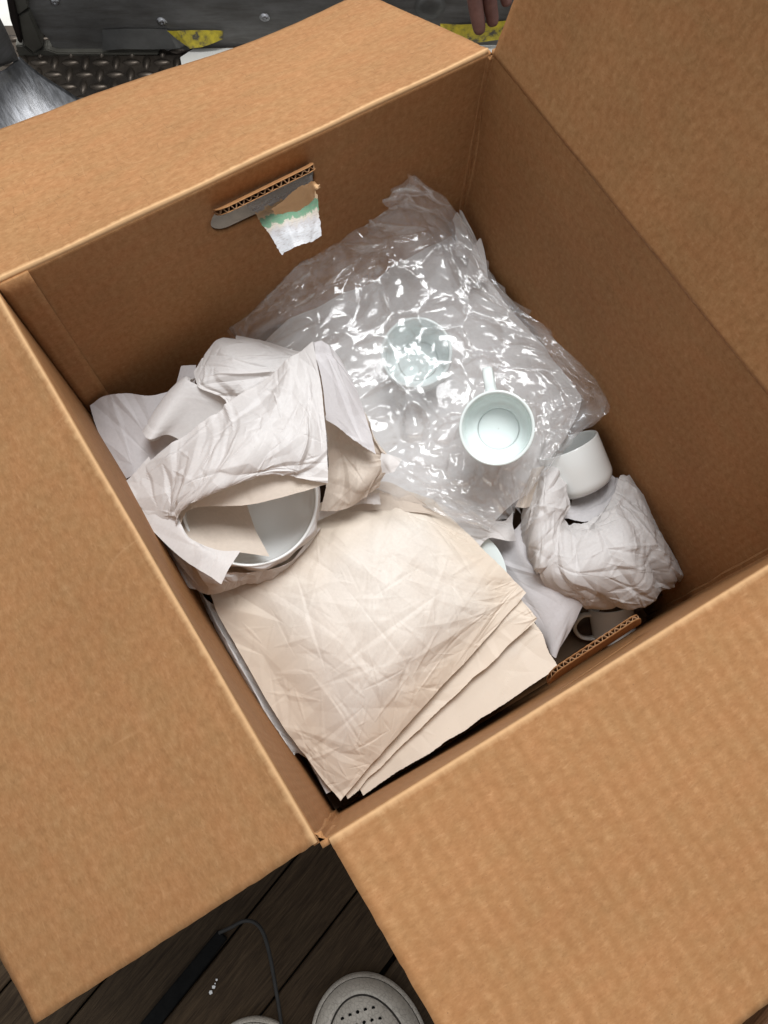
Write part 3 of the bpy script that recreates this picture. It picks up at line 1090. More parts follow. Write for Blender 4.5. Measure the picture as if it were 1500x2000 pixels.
# bowl
bc = at(487, 973, .222)
br = 133 / pxm(487, 973, .222)
prof = []
hb = 0.047
for k in range(20):
    t = k / 19
    prof.append((br * (0.42 + 0.58 * math.sin(t * math.pi / 2) ** 0.9), hb * (1 - math.cos(t * math.pi / 2)) ** 1.0 * 1.0))
prof = [(0.0005, 0.003), (br * 0.40, 0.003), (br * 0.41, 0.0)] + prof + [(br * 1.008, hb + 0.0008), (br * 1.008, hb + 0.0020), (br * 1.002, hb + 0.0031), (br * 0.990, hb + 0.0036), (br * 0.976, hb + 0.0034), (br * 0.966, hb + 0.0024), (br * 0.962, hb + 0.0008)]
for k in range(20):
    t = 1 - k / 19
    prof.append((br * 0.958 * (0.30 + 0.70 * math.sin(t * math.pi / 2) ** 0.85), 0.005 + (hb - 0.006) * (1 - math.cos(t * math.pi / 2))))
prof.append((0.0005, 0.0048))
bv, bf = lathe(prof, 128)
bax = toward(bc) + RC[0] * -0.05 + RC[1] * -0.10
F = frame(bax, RC[0])
MAT['bowl_glaze'] = porcelain('bowl_glaze', (0.83, 0.855, 0.85))
bowl = mesh_obj('bowl', place(bv, F, bc - F[:, 2] * hb), bf, MAT['bowl_glaze'])
tag(bowl, 'white porcelain bowl half covered by folded white paper at the left', 'bowl')

# ================================================================ paper round the bowl
KW = [(0.048, 0.0034, 1.7, 0.7), (0.022, 0.0014, 1.8, 1.0), ('F', 900, 0.004, 0.013, 0.44), ('F', 4200, 0.0014, 0.0042, 0.44), ('F', 450, 0.004, 0.012, 0.48, 1.9, 0.8)]
KS = [(0.040, 0.0012, 1.5, 0.7), ('F', 1500, 0.003, 0.009, 0.15)]
wrap = empty('bowl_wrapping_paper', at(450, 950, .30), 'large folded white packing paper wrapped over the bowl', 'paper')
sheet('cover_fold', [
    [(233, 948, .222), (330, 870, .196), (440, 788, .176), (540, 722, .160), (612, 668, .147)],
    [(268, 985, .212), (362, 905, .180), (470, 830, .155), (560, 780, .146), (627, 755, .146)],
    [(300, 1015, .208), (370, 945, .176), (470, 880, .150), (565, 855, .146), (637, 850, .151)],
    [(330, 1035, .208), (358, 985, .182), (430, 945, .158), (530, 915, .154), (640, 905, .158)],
    [(342, 1042, .212), (346, 1006, .190), (412, 962, .166), (520, 930, .162), (641, 944, .164)]],
    MAT['white_paper'], wrap, 0.00105, 21, KW, 0.0003)
sheet('under_fold', [
    [(330, 960, .21), (420, 900, .19), (520, 880, .18), (630, 880, .175)],
    [(340, 1010, .205), (400, 960, .188), (510, 930, .178), (636, 915, .173)],
    [(352, 1030, .205), (380, 992, .192), (500, 984, .182), (640, 945, .170)]],
    MAT['tan_and_shade_paper'], wrap, 0.0018, 22, KS, 0.0003)  # inner side of the white paper, its warm shade tinted tan
sheet('lining', [
    [(352, 985, .235), (380, 975, .232), (430, 972, .232), (478, 975, .236)],
    [(346, 1020, .225), (390, 1015, .226), (450, 1020, .228), (500, 1035, .233)],
    [(350, 1062, .214), (372, 1073, .213), (450, 1076, .215), (526, 1086, .222)]],
    MAT['tan_and_shade_paper'], wrap, 0.002, 23, KS, 0.0003)  # white paper again, shade inside the fold tinted tan
sheet('corner_fold', [
    [(234, 946, .224), (262, 925, .216), (292, 894, .209)],
    [(262, 985, .217), (290, 965, .210), (318, 945, .205)],
    [(305, 1042, .212), (330, 1012, .205), (345, 1000, .203)],
    [(355, 1090, .208), (370, 1060, .202), (370, 1050, .203)],
    [(402, 1122, .206), (420, 1090, .202), (425, 1072, .204)],
    [(432, 1140, .205), (446, 1112, .203), (470, 1076, .205)]],
    MAT['white_paper'], wrap, 0.0012, 24, [(0.05, 0.0016, 1.4, 0.4), ('F', 1200, 0.003, 0.009, 0.18)], 0.0003)
# crumpled sleeve under the rim
FB = frame(bax, RC[0])
ring = []
for j, (rr, zz) in enumerate([(1.006, 0.0022), (1.03, -0.001), (1.06, -0.016), (1.03, -0.036), (0.92, -0.055)]):
    row = []
    for i in range(26):
        a = -2.4 + 4.4 * i / 25
        k = 1 + (0.025 * math.sin(i * 1.3) + 0.015 * math.sin(i * 2.3 + j)) * min(1, j)
        row.append(bc + FB @ np.array([br * rr * k * math.cos(a), -br * rr * k * math.sin(a) * -1, zz]))
    ring.append(row)
sheet('sleeve', np.array(ring), MAT['white_paper'], wrap, 0.0013, 25, [('F', 2500, 0.003, 0.007, 0.16)], 0.0003)
sheet('skirt', [
    [(262, 985, .262), (300, 1030, .250), (350, 1075, .243), (420, 1115, .240), (480, 1120, .243), (560, 1100, .250), (620, 1035, .252)],
    [(285, 1015, .272), (320, 1065, .262), (362, 1112, .255), (425, 1142, .252), (490, 1130, .256), (570, 1095, .258), (628, 1030, .258)],
    [(318, 1070, .296), (342, 1112, .286), (372, 1148, .276), (428, 1158, .274), (484, 1142, .276), (560, 1108, .275), (630, 1035, .272)]],
    MAT['white_paper'], wrap, 0.0012, 26, [(0.026, 0.0022, 1.4, 0.9), ('F', 3500, 0.003, 0.010, 0.3)], 0.0006)

# sheets standing behind the bowl
s = sheet('packing_paper', [
    [(176, 792, .215), (205, 774, .208), (245, 768, .203), (290, 773, .203), (330, 765, .205)],
    [(190, 835, .222), (225, 820, .216), (265, 815, .213), (305, 815, .213), (350, 800, .212)],
    [(212, 885, .232), (245, 868, .226), (280, 860, .224), (320, 855, .222), (370, 845, .22)],
    [(238, 940, .245), (265, 925, .238), (300, 905, .234), (340, 890, .232), (400, 870, .23)]],
    MAT['grey_paper'], None, 0.0014, 31, [(0.05, 0.0012, 1.5, 1.0), ('F', 700, 0.003, 0.010, 0.28, 1.2, 0.8)], 0.0002)
tag(s, 'smooth white paper with wavy rounded edge in the far left corner', 'paper')
loop = [
    [(310, 858, .215), (330, 830, .212), (352, 790, .206), (376, 748, .200), (384, 738, .196)],
    [(292, 862, .206), (310, 825, .203), (336, 780, .197), (364, 742, .190), (376, 741, .190)],
    [(279, 842, .202), (300, 805, .198), (330, 765, .192), (360, 738, .186), (371, 744, .186)],
    [(292, 858, .195), (318, 815, .190), (345, 775, .186), (366, 746, .183), (378, 752, .186)],
    [(330, 850, .204), (362, 815, .198), (385, 785, .192), (402, 765, .188), (420, 760, .190)],
    [(380, 880, .215), (410, 850, .212), (440, 815, .208), (465, 790, .205), (480, 780, .205)]]
s = sheet('packing_paper', loop, MAT['white_paper'], None, 0.0012, 32, [(0.03, 0.0007, 1.5, 1.0), ('F', 900, 0.003, 0.008, 0.14)], 0.0002)
tag(s, 'white paper rolled into a narrow loop behind the wrapped bowl', 'paper')
s = sheet('packing_paper', [
    [(380, 728, .186), (405, 690, .182), (432, 664, .180), (456, 656, .182), (462, 648, .19)],
    [(382, 748, .182), (420, 710, .176), (460, 685, .172), (505, 667, .174), (520, 660, .184)],
    [(388, 758, .182), (440, 730, .174), (490, 706, .168), (550, 690, .170), (580, 680, .178)],
    [(432, 774, .186), (480, 752, .178), (530, 726, .172), (580, 705, .172), (640, 690, .176)],
    [(450, 800, .19), (500, 780, .182), (550, 750, .176), (600, 730, .176), (660, 720, .178)]],
    MAT['white_paper'], None, 0.0012, 33, KW, 0.0004)
tag(s, 'crumpled white paper rising behind the fold over the bowl next to bubble wrap', 'paper')
s = sheet('packing_paper', [
    [(353, 714, .198), (368, 713, .197), (384, 713, .196)],
    [(346, 742, .205), (362, 745, .204), (382, 745, .203)],
    [(336, 775, .216), (356, 780, .214), (385, 780, .212)]],
    MAT['grey_paper'], None, 0.0025, 34, [], 0.0002)
tag(s, 'small square grey paper corner upright against the far wall', 'paper')

# sheets to the right of the bowl
rp = empty('torn_packing_paper', at(690, 900, .30), 'torn white packing paper, inner shade tinted tan, hanging beside the bowl over the bubble wrap', 'paper')
sheet('outer_fold', [
    [(611, 669, .148), (632, 672, .152), (655, 690, .160), (690, 745, .176)],
    [(625, 740, .150), (650, 740, .158), (680, 760, .168), (706, 785, .180)],
    [(633, 800, .155), (660, 800, .164), (692, 815, .176), (722, 832, .186)],
    [(640, 822, .160), (672, 840, .170), (702, 862, .180), (736, 886, .190)]],
    MAT['grey_paper'], rp, 0.0011, 41, [(0.035, 0.0018, 1.5, 2.2), ('F', 2200, 0.0025, 0.010, 0.36)], 0.0007)
sheet('inner_fold', [
    [(620, 700, .175), (660, 740, .185), (710, 800, .195), (742, 872, .198)],
    [(632, 800, .195), (670, 830, .200), (716, 865, .203), (758, 892, .200)],
    [(640, 880, .215), (680, 890, .214), (722, 905, .212), (764, 905, .206)],
    [(640, 940, .230), (680, 940, .222), (716, 945, .218), (752, 930, .214)],
    [(628, 998, .245), (664, 996, .240), (704, 980, .234), (738, 958, .226)]],
    MAT['tan_and_shade_paper'], rp, 0.0012, 42, [(0.04, 0.0036, 1.3, 2.4), (0.018, 0.0008, 1.3, 2.0), ('F', 2600, 0.003, 0.013, 0.34)], 0.0008)  # shaded inside of the torn sheet, the shade tinted tan
sheet('torn_corner', [
    [(744, 884, .186), (760, 884, .182), (780, 892, .184)],
    [(742, 900, .188), (758, 905, .184), (778, 908, .185)],
    [(748, 922, .194), (762, 922, .188), (772, 916, .187)]],
    MAT['white_paper'], rp, 0.0012, 43, [(0.012, 0.0022, 1, 0)], 0.001)
sheet('lower_edge', [
    [(610, 1004, .258), (660, 985, .250), (700, 968, .243), (742, 962, .240)],
    [(616, 1018, .262), (662, 1000, .252), (706, 985, .246), (745, 985, .245)]],
    MAT['white_paper'], rp, 0.0016, 44, [(0.018, 0.0018, 1.5, 1), (0.008, 0.0005, 1, 0)], 0.0006)
s = sheet('packing_paper', [
    [(700, 955, .262), (745, 940, .258), (780, 950, .258), (830, 985, .262)],
    [(690, 985, .266), (745, 975, .262), (790, 985, .262), (850, 1000, .266)],
    [(680, 1003, .268), (740, 998, .264), (800, 1000, .264), (868, 1006, .268)]],
    MAT['tan_and_shade_paper'], None, 0.002, 45, KS, 0.0004)
tag(s, 'tan paper strip under the lower edge of the bubble wrap', 'paper')

# ================================================================ bubble wrap
BW = net_px([
    [(452, 648, .222), (548, 548, .180), (640, 455, .156), (728, 392, .136), (812, 342, .112)],
    [(490, 720, .226), (610, 610, .205), (718, 522, .193), (820, 450, .183), (905, 432, .180)],
    [(540, 810, .235), (670, 700, .215), (790, 620, .206), (895, 555, .202), (978, 560, .200)],
    [(610, 900, .245), (740, 790, .226), (850, 715, .216), (965, 655, .212), (1085, 662, .205)],
    [(730, 955, .256), (820, 880, .242), (920, 810, .227), (1045, 745, .220), (1189, 780, .216)],
    [(850, 1000, .264), (900, 955, .252), (970, 890, .231), (1055, 845, .229), (1116, 862, .230)],
    [(955, 1035, .270), (985, 1012, .262), (1012, 985, .256), (1036, 958, .250), (1062, 930, .246)]])


def hexcells(su, sv, cell, seed):
    r = np.random.default_rng(seed)
    pts = []
    ny = int(sv / (cell * 0.87)) + 4
    nx = int(su / cell) + 4
    for j in range(-2, ny):
        for i in range(-2, nx):
            pts.append(((i + 0.5 * (j % 2)) * cell + r.uniform(-.17, .17) * cell, j * cell * 0.87 + r.uniform(-.17, .17) * cell))
    return np.array(pts)


def bubble_sheet(name, P, parent, cell, amp, sgn, seed, nu=250, nv=270, shift=0.0, fine=1.0):
    G0 = surf(P, 50, 50)
    su, sv = sizes(G0)
    G = surf(P, nv, nu)
    Nn = normals(G)
    if Nn[nv // 2, nu // 2, 2] < 0: Nn = -Nn
    u, v = np.meshgrid(np.linspace(0, su, nu), np.linspace(0, sv, nv))
    pts = hexcells(su, sv, cell, 5)   # both films share the seams
    # warp so that seams wander
    wu = u + 0.004 * np.sin(v * 55 + 1.0) + 0.003 * np.sin(u * 80 + v * 30)
    wv = v + 0.004 * np.sin(u * 60 + 0.4) + 0.003 * np.sin(v * 90 - u * 40)
    d1 = np.full(u.shape, 9.0); d2 = np.full(u.shape, 9.0); who = np.zeros(u.shape, int)
    for k, (x, y) in enumerate(pts):
        d = np.hypot(wu - x, wv - y)
        m = d < d1
        d2 = np.where(m, d1, np.minimum(d2, d)); who = np.where(m, k, who); d1 = np.where(m, d, d1)
    e = np.clip((d2 - d1) / cell, 0, 1)             # 0 on the seams
    rr = np.random.default_rng(seed)
    fillk = rr.uniform(0.35, 1.1, len(pts))
    Rb = 0.50 * cell * rr.uniform(0.85, 1.05, len(pts))[who]
    pil = np.clip(1 - (d1 / Rb) ** 2, 0, 1) ** 1.15 * fillk[who]
    # puckers that run off the seams
    ang = np.arctan2(wv - pts[who, 1], wu - pts[who, 0])
    phk = rr.uniform(0, 6.28, len(pts))[who]; fk = rr.integers(7, 12, len(pts))[who]
    puck = np.cos(ang * fk + phk + 1.2 * np.sin(ang * 3 + phk)) * np.exp(-(e / 0.30) ** 2) * (1 - np.exp(-(e / 0.07) ** 2))
    edge = np.minimum.reduce([u / 0.022, (su - u) / 0.016, v / 0.026, (sv - v) / 0.02]).clip(0, 1)
    hgt = sgn * (amp * pil * edge + 0.0007 * puck * edge)
    hgt += fine * folds(su, sv, nu, nv, seed + 5, 950, 0.003, 0.012, 0.24)
    hgt += shift
    hgt += 0.0006 * fine * tin(su, sv, nu, nv, 0.022, seed + 1, 1.8, 0.7) + 0.00022 * fine * tin(su, sv, nu, nv, 0.009, seed + 2, 2.0, 2.0)
    hgt += 0.0035 * tin(su, sv, nu, nv, 0.05, 77, 1.2, 0.3) * (1 - edge)
    G = G + Nn * hgt[..., None]
    # ragged outline
    r = np.random.default_rng(17)
    for sl, inn in (((0, slice(None)), (2, slice(None))), ((slice(None), 0), (slice(None), 2)), ((slice(None), -1), (slice(None), -3)), ((-1, slice(None)), (-3, slice(None)))):
        k = G[sl].shape[0]
        w = np.interp(np.arange(k), np.arange(0, k + 10, 9), r.normal(0, 1, len(np.arange(0, k + 10, 9))))
        dd = G[sl] - G[inn]; dd /= np.linalg.norm(dd, axis=1, keepdims=True) + 1e-9
        G[sl] += dd * (0.0038 * w)[:, None]
    return mesh_obj(name, G.reshape(-1, 3), grid_faces(nv, nu), MAT['film'] if sgn > 0 else MAT['film_low'], parent, np.stack([u.ravel(), v.ravel()], 1))


bub = empty('bubble_wrap', at(850, 750, .26), 'clear quilted air cushion wrap draped over cups in the far half of the box', 'bubble wrap')
bubble_sheet('top_film', BW, bub, 0.041, 0.0120, 1, 51)
bubble_sheet('bottom_film', BW, bub, 0.041, 0.0075, -1, 61, 170, 180, -0.0015)
# white paper under the wrap
s = sheet('packing_paper', [
    [(500, 690, .272), (600, 590, .262), (700, 530, .258), (800, 480, .252), (880, 450, .250)],
    [(540, 780, .280), (660, 680, .285), (770, 610, .285), (870, 560, .270), (950, 540, .250)],
    [(620, 880, .286), (740, 780, .290), (830, 710, .300), (940, 650, .278), (1030, 640, .258)],
    [(740, 950, .292), (830, 880, .285), (920, 810, .280), (1030, 740, .275), (1130, 760, .262)],
    [(860, 1000, .296), (910, 950, .286), (980, 890, .282), (1060, 840, .278), (1105, 850, .270)],
    [(950, 1030, .300), (980, 1005, .290), (1010, 975, .286), (1040, 945, .282), (1060, 920, .278)]],
    MAT['bright_paper'], None, 0.0032, 81, [(0.05, 0.006, 1.2, 0.5), (0.025, 0.002, 1.2, 0.5)], 0.0005)
tag(s, 'pale packing paper lying hazy beneath the bubble wrap', 'paper')
for k, (rows, lab) in enumerate([
    ([[(884, 428, .205), (893, 414, .198), (902, 424, .200)], [(890, 450, .22), (905, 452, .215), (922, 455, .217)], [(890, 500, .24), (920, 505, .24), (950, 510, .24)]],
     'small rounded white paper tip behind bubble wrap in the far right corner'),
    ([[(897, 410, .198), (901, 412, .198), (905, 420, .200)], [(900, 446, .215), (916, 450, .212), (932, 470, .216)], [(905, 500, .24), (930, 510, .24), (945, 520, .24)]],
     'pointed white paper tip beside the far right vertical corner of the box'),
    ([[(930, 474, .212), (936, 466, .208), (940, 465, .209)], [(920, 490, .22), (935, 490, .217), (948, 500, .22)], [(910, 540, .24), (940, 550, .24), (955, 555, .24)]],
     'short white paper point poking past the bubble wrap beside the right wall')]):
    s = sheet('packing_paper', rows, MAT['white_paper'], None, 0.0015, 85 + k, [(0.02, 0.0008, 1, 0)], 0.0002)
    tag(s, lab, 'paper')

# ================================================================ the bundle by the right wall
KB = [(0.040, 0.0040, 2.2, 1.2), (0.020, 0.0010, 2.2, 1.3), ('F', 800, 0.005, 0.014, 0.44), ('F', 4200, 0.0014, 0.0045, 0.44), ('F', 1100, 0.004, 0.011, 0.60, 1.25, 0.8)]
bun = empty('wrapped_bundle', at(1170, 1090, .36), 'crumpled white paper bundle in the near right corner of the box', 'bundle')
sheet('wrapper', [
    [(1092, 1000, .275), (1125, 1012, .272), (1165, 1000, .268), (1195, 965, .266), (1212, 930, .268), (1228, 940, .285)],
    [(1080, 1030, .262), (1125, 1035, .256), (1175, 1020, .254), (1215, 985, .258), (1245, 955, .266), (1258, 965, .290)],
    [(1068, 1070, .264), (1125, 1080, .252), (1185, 1060, .250), (1240, 1030, .256), (1272, 1000, .270), (1282, 1005, .300)],
    [(1058, 1112, .278), (1125, 1125, .258), (1195, 1108, .254), (1258, 1080, .262), (1296, 1058, .282), (1304, 1062, .312)],
    [(1080, 1146, .300), (1150, 1164, .278), (1215, 1150, .274), (1275, 1130, .284), (1314, 1112, .304), (1320, 1112, .328)],
    [(1100, 1158, .318), (1160, 1180, .304), (1222, 1185, .300), (1280, 1160, .306), (1322, 1134, .322), (1324, 1134, .336)],
    [(1120, 1166, .336), (1170, 1184, .330), (1226, 1192, .328), (1278, 1168, .332), (1318, 1142, .342), (1320, 1142, .348)]],
    MAT['white_paper'], bun, 0.001, 101, KB, 0.0004)
sheet('twisted_collar', [
    [(1092, 888, .268), (1078, 905, .258), (1062, 915, .258), (1050, 930, .270), (1030, 960, .290)],
    [(1100, 915, .262), (1085, 930, .248), (1062, 940, .246), (1044, 955, .262), (1022, 990, .290)],
    [(1096, 950, .262), (1085, 965, .247), (1062, 975, .244), (1042, 995, .258), (1020, 1030, .292)],
    [(1106, 990, .266), (1092, 1000, .254), (1068, 1015, .250), (1045, 1035, .262), (1024, 1065, .298)],
    [(1086, 1040, .266), (1078, 1055, .258), (1062, 1070, .258), (1046, 1085, .270), (1034, 1100, .305)],
    [(1076, 1100, .276), (1066, 1110, .272), (1056, 1116, .274), (1050, 1122, .285), (1044, 1126, .315)]],
    MAT['white_paper'], bun, 0.001, 102, [(0.026, 0.0036, 1.4, 0.6), ('F', 2600, 0.004, 0.012, 0.34)], 0.0006)
sheet('inner_tuck', [
    [(1100, 1010, .286), (1150, 1018, .282), (1196, 982, .280), (1214, 938, .282)],
    [(1112, 990, .288), (1152, 990, .286), (1184, 960, .286), (1200, 930, .288)],
    [(1120, 965, .296), (1150, 962, .296), (1172, 945, .296), (1186, 925, .296)]],
    MAT['grey_paper'], bun, 0.0012, 103, [(0.012, 0.0016, 1.2, 0), ('F', 3000, 0.004, 0.010, 0.3)], 0.0005)
s = sheet('packing_paper', [
    [(935, 1045, .318), (975, 1030, .312), (1005, 1035, .300), (1030, 1000, .292)],
    [(950, 1080, .322), (990, 1085, .312), (1025, 1090, .296), (1050, 1110, .300)],
    [(975, 1120, .322), (1015, 1125, .306), (1060, 1130, .290), (1100, 1140, .300)],
    [(1005, 1165, .316), (1045, 1165, .300), (1095, 1155, .290), (1150, 1147, .298)],
    [(1045, 1215, .312), (1075, 1215, .304), (1105, 1210, .302), (1128, 1200, .308)],
    [(1070, 1265, .325), (1078, 1278, .320), (1085, 1284, .320), (1090, 1272, .322)]],
    MAT['grey_paper'], None, 0.0012, 104, [(0.04, 0.0014, 1.4, 2.2), ('F', 900, 0.004, 0.012, 0.14)], 0.0002)
tag(s, 'smooth grey white paper ending in a point over the near wall', 'paper')
s = sheet('packing_paper', [
    [(860, 1005, .284), (900, 1000, .280), (940, 1012, .278), (985, 1018, .278), (1002, 1000, .282)],
    [(905, 1040, .286), (935, 1034, .281), (958, 1036, .279), (990, 1034, .279), (1006, 1030, .284)],
    [(936, 1068, .288), (948, 1056, .284), (960, 1050, .281), (992, 1056, .281), (1010, 1058, .290)]],
    MAT['white_paper'], None, 0.0011, 105, [(0.024, 0.0018, 1.4, 0.6), ('F', 3500, 0.003, 0.009, 0.28)], 0.0006)
tag(s, 'rumpled white paper around the plate edge under the wrap corner', 'paper')
s = sheet('packing_paper', [
    [(1040, 915, .268), (1056, 912, .262), (1072, 905, .268)],
    [(1028, 945, .268), (1036, 950, .262), (1050, 950, .268)],
    [(1006, 990, .270), (1022, 992, .266), (1034, 990, .272)]],
    MAT['tan_and_shade_paper'], None, 0.002, 106, [(0.02, 0.0006, 1, 0)], 0.0003)
tag(s, 'narrow straight tan paper fold between bubble wrap and the bundle', 'paper')

# white cloth seen through the far hand hole
s = sheet('white_sheet', np.array([[(x, L + 0.05 + 0.02 * math.sin(x * 40), z) for x in np.linspace(0.10, 0.42, 6)] for z in (0.30, 0.20, 0.10, 0.004)]),
          MAT['white_paper'], None, 0.005, 111, [(0.05, 0.006, 1, 0)], 0)
tag(s, 'white crumpled sheet behind the box glimpsed through its far hand hole', 'sheet')

# ================================================================ worn steel behind the box
def steel(name, c1, c2, rough, metal=0.9, scratch=(1, 14, 1), rot=0.0, dirt=0.4):
    m, nt, out = newmat(name)
    v = mapping(nt, 'Object', scratch, (0, 0, rot))
    n = noise(nt, v, 9, 6, 0.7)
    n2 = noise(nt, mapping(nt, 'Object'), 7, 5, 0.65)
    n3 = noise(nt, mapping(nt, 'Object', scratch, (0, 0, rot + 0.9)), 30, 3, 0.6)
    c = ramp(nt, n2, [(0.3, c1), (0.7, c2)])
    c = mixc(nt, dirt, c, ramp(nt, n, [(0.35, (0.55, 0.52, 0.48)), (0.65, (1.05, 1.05, 1.05))]), 'MULTIPLY')
    r = nt.nodes.new('ShaderNodeMath'); r.operation = 'MULTIPLY_ADD'; r.inputs[1].default_value = 0.35; r.inputs[2].default_value = rough - 0.17
    nt.links.new(n3, r.inputs[0])
    bsdf(nt, out, c, r.outputs[0], 0.5, bump(nt, n, 0.15, 0.002), metal)
    return m


MAT['steel'] = steel('scuffed_grey_steel', (0.14, 0.137, 0.132), (0.24, 0.236, 0.23), 0.5, 0.3, (1.5, 1.5, 8), 0.0, 0.8)
MAT['bright_steel'] = steel('brushed_steel', (0.34, 0.35, 0.37), (0.60, 0.61, 0.64), 0.36, 1.0, (14, 2, 2), 0.6)
MAT['plate'] = steel('grimy_tread_plate', (0.03, 0.026, 0.023), (0.11, 0.088, 0.068), 0.42, 0.8, (3, 3, 3))
MAT['post'] = steel('olive_grey_frame', (0.085, 0.080, 0.066), (0.13, 0.125, 0.105), 0.55, 0.3, (3, 3, 3))
MAT['torn'] = steel('scuffed_lower_lip', (0.10, 0.10, 0.098), (0.26, 0.26, 0.25), 0.5, 0.6, (2, 2, 4))
MAT['dark'] = simple('dark_recess', (0.015, 0.011, 0.009), 0.8, 0.2, nscale=15, var=0.5)


def hazard():
    m, nt, out = newmat('worn_yellow_tape')
    n = noise(nt, mapping(nt, 'Object'), 45, 4, 0.65)
    c = ramp(nt, n, [(0.38, (0.10, 0.09, 0.07)), (0.46, (0.45, 0.36, 0.05)), (0.6, (0.66, 0.53, 0.05))])
    bsdf(nt, out, c, 0.45, 0.4)
    return m


MAT['yellow'] = hazard()
MAT['pale'] = simple('pale_paving', (0.62, 0.61, 0.57), 0.8, 0.2, nscale=12, var=0.15)

# tread plate on the floor beyond the planks
q0 = at(60, 60, H); q1 = at(1000, 60, H)
ex = (q1 - q0)[:2]; ex /= np.linalg.norm(ex)
ey = np.array([-ex[1], ex[0]])
base_pt = at(110, 100, H)[:2]


def fl(a, b, z=0.0):
    p = base_pt + ex * a + ey * b
    return (p[0], p[1], z)


tread = mesh_obj('tread_plate', [fl(-.25, -.62, 0.001), fl(1.0, -.62, 0.001), fl(1.0, .05, 0.001), fl(-.25, .05, 0.001)], [(0, 1, 2, 3)], MAT['plate'], None, smooth=False)
tag(tread, 'dark grimy diamond tread plate on the floor behind the box', 'floor plate')
# lug shared by all raised bars
lugv, lugf = [], []
nl = 14
for j, (s_, z_) in enumerate([(1.0, 0), (0.86, 0.0020), (0.55, 0.0034), (0.05, 0.0040)]):
    for k in range(nl):
        a = 2 * math.pi * k / nl
        x = math.cos(a) * 0.0145 * s_
        y = math.sin(a) * 0.0068 * s_ * (0.55 + 0.45 * abs(math.sin(a)))
        lugv.append((x, y, z_))
lugf = grid_faces(4, nl, True) + [tuple(range(3 * nl, 4 * nl))]
lug0 = None
px_ = 0.0235
for j in range(-14, 2):
    for i in range(-7, 17):
        a, b = i * px_, j * px_
        if b > 0.03: continue
        p = fl(a, b, 0.0012)
        q = np.array(p) - CAM
        X = q @ RC[0] / (q @ RC[2]) * FPX + 750; Y = q @ RC[1] / (q @ RC[2]) * FPX + 1000
        if not (-40 < X < 470 and 60 < Y < 290): continue
        if lug0 is None:
            lug0 = mesh_obj('lug', lugv, lugf, MAT['plate'])
            o = lug0
        else:
            o = lug0.copy(); COL.objects.link(o)
        o.location = p
        o.rotation_euler = (0, 0, math.atan2(ex[1], ex[0]) + (math.pi / 2 if (i + j) % 2 else 0))
        setparent(o, tread)

# big scuffed panel, ragged along its foot
pn = np.array([-ey[0], -ey[1], 0.0])
P0 = np.array(fl(0, 0.0, 0.02))
panel = empty('sheet_metal', fl(0.3, 0.0, 0), 'scuffed dark grey steel panel with a ragged torn foot behind the box', 'panel')
foot = [(70, 40), (82, 62), (96, 78), (101, 90), (112, 101), (128, 99), (136, 97), (180, 97), (205, 96), (230, 99), (262, 97), (285, 99), (296, 94), (310, 101), (345, 98), (372, 94), (420, 90), (520, 88), (640, 92), (800, 90), (1010, 92)]
fv, ff = [], []
for k, (x, y) in enumerate(foot):
    j = 0 if k in (0, len(foot) - 1) else random.uniform(-3, 3)
    fv.append(onplane(x, y + j, P0, pn))
n = len(fv)
for k, p in enumerate(list(fv)):
    t = onplane(foot[k][0], 62 if y else 62, P0, pn) if k > 3 else onplane(40 + k * 8, 0, P0, pn)
    fv.append(t)
for k, p in enumerate(fv[:n]):
    q = onplane(foot[k][0] - 12, -420, P0, pn)
    fv.append(q)
for r in range(2):
    for k in range(n - 1):
        ff.append((r * n + k, r * n + k + 1, (r + 1) * n + k + 1, (r + 1) * n + k))
o = mesh_obj('sheet', fv, ff, MAT['steel'], panel, smooth=False)
md = o.modifiers.new('gauge', 'SOLIDIFY'); md.thickness = 0.002; md.offset = 0
# pale worn band along the foot, curled a little forward
bandp = [(200, 58, 99), (240, 56, 97), (285, 56, 98), (325, 57, 97), (345, 72, 96), (372, 92, 94)]
P1_ = P0 + pn * 0.004
bv_ = [onplane(x, a, P1_, pn) for x, a, b in bandp] + [onplane(x, b + random.uniform(-2, 2), P1_ + pn * 0.006, pn) for x, a, b in bandp]
mesh_obj('worn_lip', bv_, grid_faces(2, len(bandp)), MAT['torn'], panel, smooth=False)
# pan head screws
for sx, sy in ((316, 42), (517, 34), (107, 2), (840, 12)):
    r_ = 0.0062 if sx < 800 else 0.019
    v_, f_ = lathe([(r_ * 1.25, 0.0), (r_, 0.0005), (r_ * 0.95, 0.002), (r_ * 0.6, 0.0035), (r_ * 0.22, 0.0036), (0.0004, 0.0022 if sx < 800 else 0.0038)], 24)
    mesh_obj('screw', place(v_, frame(pn, (0, 0, 1)), onplane(sx, sy, P0 + pn * 0.0015, pn)), f_, MAT['bright_steel'] if sx < 800 else MAT['torn'], panel)
# screw on the tail that shows above the flap
# dark recess and sill under the panel
P2_ = P0 - pn * 0.03
o = mesh_obj('recess', [onplane(66, 20, P2_, pn), onplane(1010, 20, P2_, pn), np.array(fl(.75, .03, 0.0)), np.array(fl(-.03, .03, 0.0))], [(0, 1, 2, 3)], MAT['dark'], panel, smooth=False)
